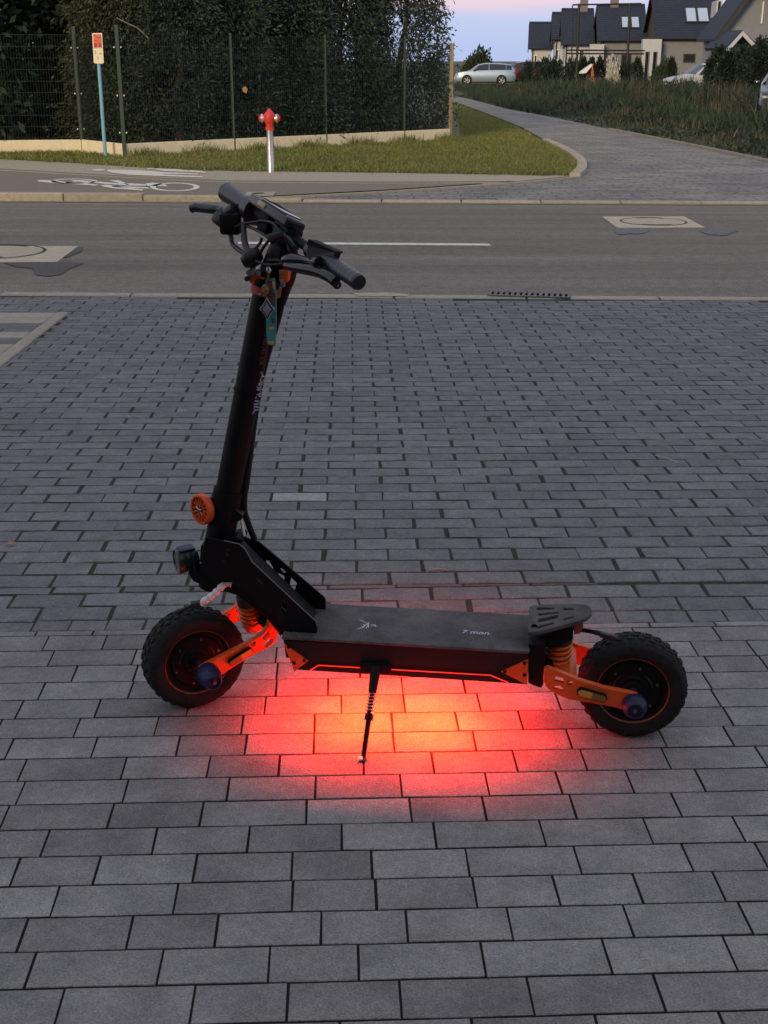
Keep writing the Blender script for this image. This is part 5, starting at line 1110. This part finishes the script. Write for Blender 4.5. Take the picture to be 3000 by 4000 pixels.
# headlight
lc = Z5(352, 635, .012); ldn = Vector((-.84, -.54, -.05)).normalized(); Ml = Matrix.Translation(lc)@ldn.to_track_quat('Z', 'Y').to_matrix().to_4x4()
hl_ = MB().lathe([(0, -.052), (.024, -.052), (.030, -.044), (.031, -.036), (.029, -.034), (.031, -.030), (.031, -.022), (.029, -.020), (.031, -.016), (.0315, 0), (.029, .002), (.0275, -.002)], 36, Ml).build('headlight', K_plas, scoot, 35)
MB().lathe([(0, -.003), (.012, -.004), (.0275, -.001)], 32, Ml).build('lens', mat('lamp_lens', (.55, .50, .45), .15, .6, c2=(.05, .05, .05), nscale=90), hl_)
MB().rbox((0, .0295, -.026), (.034, .008, .040), .003, Ml).build('lamp_fin', K_blue, hl_)
zprism('lamp_bracket', [(470, 640), (520, 640), (520, 700), (470, 710), (440, 712)], .012, K_metal); zprism('lamp_mount', [(482, 640), (505, 640), (505, 690), (482, 690)], .016, mat('grey_bracket', (.15, .17, .20), .4, .5))
# white wrapped motor cable and its black ends
wc = [Z5(*p) for p in ((745, 795, .05), (715, 788, .052), (690, 800, .054), (620, 865, .056), (525, 935, .058))]
wpts = spline(wc, 10); cw_ = MB().tube(wpts, [.0085+.0014*math.sin(i*1.4) for i in range(len(wpts))], 8).build('motor_cable', K_white, scoot, 60)
MB().tube([wc[-1], Z5(460, 945, .059)], .0100, 10).build('cable_end', K_plas, cw_); MB().tube(spline([Z5(465, 945, .059), Z5(430, 965, .06), Z5(350, 1000, .06)], 5), .004, 6).build('cable_tail', K_cable, cw_)

# rear end: hinge block, kick pad, tail lamp, brake line
def z7prism(name, pts, w_, m, v0=0): P = [Z7(x, y, v0) for x, y in pts]; mb = MB(); mb.prism([(p.x, -v0-w_, p.z) for p in P], (0, 2*w_, 0)); return mb.build(name, m, scoot, 30)
z7prism('rear_block', [(326, 352), (450, 352), (448, 480), (440, 640), (420, 680), (360, 660), (322, 640)], .05, K_metal, .03)
z7prism('rear_bracket', [(450, 290), (600, 230), (660, 250), (660, 320), (560, 370), (450, 380), (330, 360), (330, 330)], .045, K_matte)
for x, y in ((475, 305), (365, 285)): c = Z7(x, y, .046); MB().cyl(c, c+Vector((0, -.003, 0)), .007, None, 10).build('screw', K_metal, scoot)
# kick pad: tilted plate, narrowing to a rounded tail, with slots
def kp(x, y, vv): return Z7(x, y, vv)
pf_, pb_ = .868, 1.035; kz0, kz1 = .262, .318
kpts = [(0, -.072), (.03, -.075), (.09, -.062), (.14, -.050), (.165, -.036), (.178, -.014), (.178, .014), (.165, .036), (.14, .050), (.09, .062), (.03, .075), (0, .072)]
kh = [[(.022, -.058), (.032, -.058), (.075, -.045), (.070, -.036), (.026, -.046)], [(.028, -.026), (.075, -.018), (.085, -.010), (.085, .002), (.028, -.006)], [(.022, .058), (.026, .046), (.070, .036), (.075, .045), (.032, .058)], [(.028, .026), (.028, .012), (.085, .010), (.085, .018)], [(.10, -.034), (.128, -.026), (.128, -.018), (.10, -.024)], [(.10, .034), (.10, .024), (.128, .018), (.128, .026)]]
A = Z7(318, 345, .072); B = Z7(800, 150, -.02)
slope = math.atan2(B.z-A.z, B.x-A.x); Lk = math.hypot(B.z-A.z, B.x-A.x)/.178
me = plate_mesh([(x*Lk, y) for x, y in kpts], [[(x*Lk, y) for x, y in h] for h in kh], .010, Matrix.Translation((A.x, 0, A.z))@Matrix.Rotation(-slope, 4, 'Y'), .002); mkobj('kick_pad', me, K_deck, scoot)
z7prism('tail_light', [(665, 265), (690, 230), (735, 225), (738, 262), (715, 308), (668, 318)], .022, mat('scooter_tail', (.45, .03, .02), .25, coat=.4))
bl_pts = [Z7(*p) for p in ((640, 295, -.01), (720, 312, .0), (820, 330, .02), (900, 350, .03))]; MB().tube(spline(bl_pts, 5), [.0055]*11+[.0065]*5, 8).build('rear_motor_cable', K_cable, scoot)
MB().tube([bl_pts[-1]+Vector((-.01, 0, .001)), bl_pts[-1]+Vector((.03, -.004, -.006))], .008, 10).build('cable_gland', K_plas, scoot)
# kickstand
hg = Z6(645, 510, .105); ft = (MSC.inverted() @ dpt(1418, 2968)); ft.z = .006
ks = MB().tube([hg, ft], [.0075, .0062], 12).build('kickstand', K_metal, scoot)
MB().rbox((hg.x, hg.y+.006, hg.z+.004), (.075, .022, .028), .004).build('hinge', K_matte, ks); dks = (ft-hg).normalized()
MB().cyl(hg-dks*.01, hg+dks*.055, .014, .010, 14).build('stand_sleeve', K_metal, ks); MB().cyl(hg+dks*.105, hg+dks*.120, .011, None, 14).build('stand_collar', K_metal, ks)
q = dks.to_track_quat('Z', 'Y').to_matrix(); MB().tube([hg+dks*.055+q @ Vector((.0095*math.cos(.9*i), .0095*math.sin(.9*i), .0011*i)) for i in range(44)], .0016, 5).build('stand_spring', K_steel, ks)
MB().cyl(ft-dks*.004, ft+dks*.004, .010, .011, 12).build('stand_foot', K_rub, ks); MB().lathe([(0, .007), (.006, .004), (.007, 0)], 12, Matrix.Translation(ft+Vector((-.006, -.006, .006)))).build('foot_cap', K_white, ks)

# ---- handlebar, steering turned towards the camera
NB, FB = Vector((.470, -.25, 1.145)), Vector((.082, .25, 1.258)); e1 = (NB-FB).normalized(); e3 = (sdir-e1*sdir.dot(e1)).normalized(); e2 = e3.cross(e1); CB = (NB+FB)/2; HB = (NB-FB).length/2
def bar(s, a=0, b=0): return CB+e1*(HB*s)+e2*a+e3*b
MBAR = Matrix.Identity(4)
for i in range(3): MBAR[i][0], MBAR[i][1], MBAR[i][2], MBAR[i][3] = e1[i], e2[i], e3[i], CB[i]
hbar = MB().cyl(bar(-.98), bar(1.0), .011, None, 20).build('handlebar', K_metal, scoot, 40)
def grip(s0, s1, r0, r1, name='grip', ribs=True):
    n = 26; prof = []
    a, b = bar(s0), bar(s1); L__ = (b-a).length; Mq = Matrix.Translation(a)@(b-a).to_track_quat('Z', 'Y').to_matrix().to_4x4()
    for i in range(n+1): t = i/n; prof.append((r0+(r1-r0)*t+(.0006*math.sin(t*60) if ribs else 0), t*L__))
    prof = [(0, 0)]+prof+[(r1*.86, L__+.003), (0, L__+.004)]; return MB().lathe(prof, 28, Mq).build(name, K_rub, scoot, 35)
grip(.50, 1.03, .0158, .0172); g2 = grip(-.62, -1.04, .0178, .0235)
MB().cyl(bar(-.63), bar(-.53), .029, None, 28).build('throttle_ring', K_plas, scoot, 40)
MB().rbox((-.195, .014, -.012), (.030, .05, .05), .008, MBAR).build('throttle_body', K_plas, scoot)
# display console lying along the bar
con = MB().rbox((-.060, -.012, .027), (.195, .055, .024), .008, MBAR @ Matrix.Rotation(R(-14), 4, 'X')).build('display_console', K_plas, scoot)
MB().rbox((-.045, -.012, .0402), (.120, .046, .003), .0012, MBAR @ Matrix.Rotation(R(-14), 4, 'X')).build('screen', mat('dead_screen', (.012, .018, .028), .08, coat=1), con)
MB().rbox((-.085, -.0405, .029), (.035, .004, .010), .001, MBAR @ Matrix.Rotation(R(-14), 4, 'X')).build('sticker', mat('sticker_yellow', (.42, .40, .14), .5), con)
MB().rbox((-.09, .005, -.005), (.05, .05, .055), .008, MBAR).build('console_clamp', K_matte, scoot)
# stem head and handlebar clamp
mb = MB(); mb.cyl(st_at(1.09), bar(0, 0, -.005), .029, .027, 24); mb.build('stem_head', K_metal, scoot, 40)
MB().rbox((0, 0, 0), (.07, .045, .042), .008, MBAR).build('bar_clamp', K_metal, scoot)
MB().rbox((.012, -.006, -.048), (.055, .05, .05), .010, MBAR).build('cable_block', K_matte, scoot)
# near controls: black box, lever body, brake lever
bx = [ZC(*p) for p in ((480, 190, .135), (995, 410, .165), (935, 590, .165), (425, 540, .135))]
mb = MB(); mb.prism([p-e2*.006 for p in bx], e2*.016); mb.build('switch_box', K_plas, scoot, 20)
cap_ = [ZC(*p) for p in ((495, 180, .133), (1000, 405, .163), (985, 440, .163), (462, 290, .133))]; mb = MB(); mb.prism([p-e2*.009 for p in cap_], e2*.022); mb.build('box_lid', K_matte, scoot, 20)
MB().cyl(bar(.36), bar(.50), .019, None, 20).build('lever_clamp', K_plas, scoot, 40)
lb_ = spline([ZC(*p) for p in ((-40, 590, .085), (120, 565, .10), (330, 580, .125), (520, 610, .15), (640, 640, .17))], 6)
MB().tube(lb_, [.011+.003*math.sin(i*.35) for i in range(len(lb_))], 10).build('lever_body', mat('gloss_black', (.012, .013, .017), .18, spec=.6), scoot, 60)
lv = spline([ZC(*p) for p in ((-20, 690, .10), (150, 725, .12), (420, 770, .15), (640, 820, .175), (850, 920, .20), (965, 1010, .215))], 6)
MB().tube(lv, [.0085+.0035*min(1, i/10) for i in range(len(lv))], 10).build('brake_lever', mat('gloss_black', (.012, .013, .017), .18, spec=.6), scoot, 60)
tp = ZC(990, 1065, .218); MB().lathe([(.004, -.003), (.009, -.003), (.009, .003), (.004, .003)], 16, Matrix.Translation(tp)@Matrix.Rotation(R(90), 4, 'X'), True).build('lever_eye', K_plas, scoot)
th_ = spline([ZA(*p) for p in ((850, 380, .03), (960, 470, .035), (1090, 590, .04), (1180, 640, .045))], 5); MB().tube(th_, [.013, .012, .011, .010, .010, .010, .010, .010, .010, .010, .010, .010, .010, .010, .009, .008], 10).build('thumb_switch', K_plas, scoot)
MB().tube([ZA(*p) for p in ((560, 480, .06), (700, 420, .055), (850, 360, .05))], [.012, .011, .010], 10).build('cable_boot', K_cable, scoot)
# far brake: reservoir and lever with ribbed sleeve
rc = ZB(830, 880, -.17); mb = MB(); mb.rbox((0, 0, 0), (.046, .036, .034), .010, Matrix.Translation(rc)@Matrix.Rotation(R(30), 4, 'Y')@Matrix.Rotation(R(-20), 4, 'Z')); mb.build('brake_reservoir', K_plas, scoot)
MB().cyl(ZB(760, 760, -.175), ZB(880, 700, -.18), .016, .014, 16).build('reservoir_neck', K_plas, scoot); MB().cyl(ZB(930, 760, -.165), ZB(1090, 640, -.16), .017, .016, 16).build('brake_mount', K_plas, scoot)
MB().rbox((0, 0, 0), (.05, .03, .05), .008, Matrix.Translation(ZB(1000, 960, -.15))).build('far_switch', K_matte, scoot)
fl = spline([ZB(*p) for p in ((790, 745, -.18), (690, 665, -.185), (560, 640, -.19), (380, 620, -.20), (250, 605, -.205))], 6); MB().tube(fl, [.008+.0035*min(1, i/8) for i in range(len(fl))], 10).build('brake_lever', K_rub, scoot, 60)
MB().cyl(ZB(250, 605, -.205), ZB(150, 640, -.208), .010, .0105, 12).build('lever_tip', K_plas, scoot)
# cable loom
node = ZA(190, 870, 0)
bm = MB(); bm.lathe([(0, -.026), (.014, -.022), (.021, -.008), (.021, .008), (.014, .022), (0, .026)], 16, Matrix.Translation(node)@Matrix.Rotation(R(60), 4, 'Y')); bm.build('cable_sleeve', K_cable, scoot, 60)
cables = [[ZB(960, 1080, -.15), ZB(1010, 1250, -.14), ZB(1060, 1420, -.12), ZA(60, 800, -.04), node], [ZB(1010, 1060, -.15), ZB(1190, 1010, -.13), ZB(1320, 960, -.11), ZA(20, 200, -.10), ZA(60, 550, -.06), node],
          [ZB(1260, 960, -.12), ZA(10, 260, -.10), ZA(10, 500, -.07), ZA(90, 740, -.03), node], [ZA(60, 170, -.10), ZA(250, 250, -.07), ZA(440, 360, -.03), ZA(560, 450, .03)],
          [ZA(40, 130, -.10), ZA(240, 100, -.08), ZA(430, 75, -.05), ZA(640, 120, 0), ZA(770, 260, .03), ZA(840, 360, .045)], [node, ZA(330, 960, .03), ZA(520, 1020, .05), ZA(750, 1010, .07), ZC(20, 640, .09)],
          [node, ZA(260, 680, -.01), ZA(370, 540, -.02), ZA(400, 440, -.02)], [ZA(860, 400, .05), ZA(900, 520, .05), ZA(960, 620, .05), ZA(1000, 720, .06)], [ZA(350, 800, .02), ZA(440, 640, .04), ZA(560, 490, .055)], [ZA(560, 930, .05), ZA(700, 925, .06), ZA(800, 930, .07)]]
for i, c_ in enumerate(cables): MB().tube(spline(c_, 7), .0058 if i in (0, 1, 2) else .0036, 7).build('cable', K_cable, scoot, 60)
# main loom running down behind the stem
ml = spline([ZD(1190, 120, -.01), ZD(1150, 330, -.02), ZD(1040, 600, -.03), ZD(930, 900, -.03), ZD(870, 1200, -.03), S(560, 830, -.03), S(536, 1000, -.02), S(527, 1090, -.01), S(536, 1130, -.02), S(550, 1165, -.03)], 6)
MB().tube(ml, .0125 if False else [.013]*20+[.010]*20+[.008]*(len(ml)-40), 10).build('main_loom', K_cable, scoot, 60)
# orange stem clamp with its bolts
oc = st_cyl('stem_clamp', 1.066, 1.084, .0345, mat('deep_orange', (.28, .05, .02), .5))
pz = [ZD(*p, .03) for p in ((225, 235), (310, 262), (560, 320), (545, 375), (400, 340), (330, 375), (320, 500), (370, 520), (300, 510), (205, 430), (200, 385))]
mb = MB(); mb.prism(pz, (0, .03, 0)); mb.build('clamp_ear', K_or, oc, 25)
MB().rbox((0, 0, 0), (.020, .034, .030), .005, Matrix.Translation(ZD(1040, 260, .02))@Matrix.Rotation(R(10), 4, 'Y')).build('clamp_lug', K_or, oc)
for x, y in ((200, 205), (160, 345), (400, 410), (290, 195), (430, 215)): c = ZD(x, y, .035); MB().cyl(c+Vector((0, -.006, 0)), c+Vector((0, .03, 0)), .006, None, 10).build('clamp_bolt', K_steel if y < 230 else K_plas, oc)
for x, y in ((955, 210), (985, 450)): c = ZD(x, y, .03); MB().rbox((c.x, c.y, c.z), (.008, .02, .018), .002).build('clamp_shim', K_steel, oc)
# printing on the stem: dark red maker's name and a jagged silver graphic
def stem_text(tx, size, z, m, yaw):
    c = st_at(z); out = Vector((math.sin(R(yaw)), -math.cos(R(yaw)), 0)); out = (out-sdir*out.dot(sdir)).normalized(); X = sdir; Zv = out; Yv = Zv.cross(X)
    M_ = Matrix.Identity(4)
    for i in range(3): M_[i][0], M_[i][1], M_[i][2], M_[i][3] = X[i], Yv[i], Zv[i], (c+out*.0309)[i]
    me = text_mesh(tx, size, M_, .0006); mkobj('stem_print', me, m, stem_)
stem_text('KUKIRIN', .0235, .955, mat('dark_red_print', (.11, .022, .015), .6), 56)
def zg(x, y): return S(960+x/11.06, 1440+y/11.06, .022, 1)
K_graf = mat('silver_blue_print', (.34, .37, .48), .5)
for st_ in ([(640, 170), (650, 330), (690, 380)], [(620, 400), (780, 410), (720, 580), (600, 640), (580, 560), (640, 430)], [(520, 690), (640, 660), (720, 680)], [(520, 760), (640, 740), (600, 860), (500, 900), (480, 800)], [(470, 940), (560, 1000), (650, 960)], [(420, 1130), (560, 1170), (600, 1080)], [(400, 1320), (470, 1200), (560, 1290)], [(370, 1420), (460, 1500), (540, 1480)], [(330, 1560), (450, 1610), (530, 1580)], [(330, 1660), (440, 1740), (560, 1780)], [(270, 1980), (340, 1840), (330, 1700)], [(340, 1840), (480, 1860)]):
    P = []
    for x, y in st_:
        q = zg(x, y); c = st_at(q.z); P.append(Vector((q.x, -math.sqrt(max(1e-6, .0312**2-min(.0306, abs(q.x-c.x))**2)), q.z)))
    MB().tube(P, .0018, 5).build('stem_graphic', K_graf, stem_)
for (z0, z1) in ((.60, .60),): pass

# lanyard and beaded charm hung on the handlebar (things of their own, same tilted frame)
def sc_thing(name, label, cat, at):
    o = empty(name); o.matrix_world = TILT @ MSC @ Matrix.Translation(at); tag(o, label, cat); return o
la = ZD(640, 80, .055); lan = sc_thing('lanyard', 'teal and orange patterned key strap hanging from the handlebar clamp', 'lanyard', la)
M_teal = mat('teal_fabric', (.05, .28, .26), .85, var=.15, nscale=120, bump=.2); M_fo = mat('orange_patch', (.62, .30, .09), .85, var=.15, nscale=120); M_br = mat('brown_patch', (.10, .055, .035), .9, var=.3, nscale=90)
def LP(x, y, v=.048): return ZD(x, y, v)-la
mb = MB(); pts_ = [((590, 360), (800, 340)), ((585, 600), (820, 560)), ((590, 900), (830, 850)), ((590, 1330), (835, 1280)), ((600, 1600), (822, 1600)), ((625, 1880), (815, 1930))]
vs = []
for a, b in pts_: vs += [LP(*a), LP(*b), LP(*b)+Vector((0, .004, 0)), LP(*a)+Vector((0, .004, 0))]
fs = []
for i in range(len(pts_)-1): fs += [(4*i+j, 4*i+(j+1) % 4, 4*i+4+(j+1) % 4, 4*i+4+j) for j in range(4)]
fs += [(0, 1, 2, 3), (20, 23, 22, 21)]
stp_ = mb.add(vs, fs).build('strap', M_teal, lan, None)
def patch(q, m): MB().prism([LP(x, y, .0490) for x, y in q], (0, .0008, 0)).build('patch', m, stp_, None)
patch([(660, 1480), (785, 1470), (780, 1540), (670, 1545)], M_fo); patch([(645, 1810), (785, 1815), (785, 1890), (700, 1890), (645, 1865)], M_fo); patch([(740, 400), (795, 410), (800, 580), (770, 590), (740, 480)], M_fo); patch([(600, 400), (735, 400), (750, 640), (800, 700), (800, 1000), (700, 1000), (610, 800)], M_br); patch([(740, 1290), (800, 1290), (790, 1400), (720, 1390)], M_br)
patch([(755, 780), (800, 790), (800, 930), (760, 920)], M_fo)
MB().tube(spline([LP(640, 60, .045), LP(690, 130, .05), (LP(670, 220, .052)), LP(620, 150, .05), LP(640, 60, .045)], 5), .0022, 6).build('clip', K_steel, lan)
MB().tube([LP(655, 220, .05), LP(650, 400, .05)], .003, 6).build('cord', M_br, lan)
for i, (x, y, r_) in enumerate([(565, 540, .0065), (600, 600, .007), (560, 640, .006), (600, 680, .0055), (540, 580, .005), (460, 720, .005), (560, 740, .005)]): MB().lathe([(0, -r_), (r_*.8, -r_*.6), (r_, 0), (r_*.8, r_*.6), (0, r_)], 10, Matrix.Translation(LP(x, y, .055))).build('bead', mat('amber_bead', (.34, .20, .06), .4, c2=(.09, .045, .02), nscale=160), lan, 50)
ca_ = ZD(620, 1060, .060); chm = sc_thing('beaded_charm', 'diamond shaped beaded charm in white, purple and grey over the strap', 'charm', ca_)
def diamond(sx, sy, m, d, th=.0016, name='bead_ring'):
    pts = []; n_ = 6
    for (ax1, ay1), (ax2, ay2) in (((0, 1), (1, 0)), ((1, 0), (0, -1)), ((0, -1), (-1, 0)), ((-1, 0), (0, 1))):
        for i in range(n_):     # stepped edge of beads, slightly concave
            t = i/n_; t2 = (i+.5)/n_; x, y = ax1*(1-t)+ax2*t, ay1*(1-t)+ay2*t; k_ = 1-.10*math.sin(math.pi*t); pts.append((x*k_*sx, y*k_*sy))
            x2, y2 = ax1*(1-t2)+ax2*t2, ay1*(1-t2)+ay2*t2; k_ = 1-.10*math.sin(math.pi*t2)-.05; pts.append((x2*k_*sx, y2*k_*sy))
    MB().prism([(x, -d, y) for x, y in pts], (0, th, 0)).build(name, m, chm, None)
diamond(.0180, .0270, mat('bead_white', (.62, .60, .62), .4), .000); diamond(.0160, .0240, mat('bead_purple', (.045, .03, .16), .4), .0016); diamond(.0105, .0160, mat('bead_grey', (.30, .29, .34), .4), .0032); diamond(.005, .008, mat('bead_olive', (.30, .28, .12), .4), .0048)
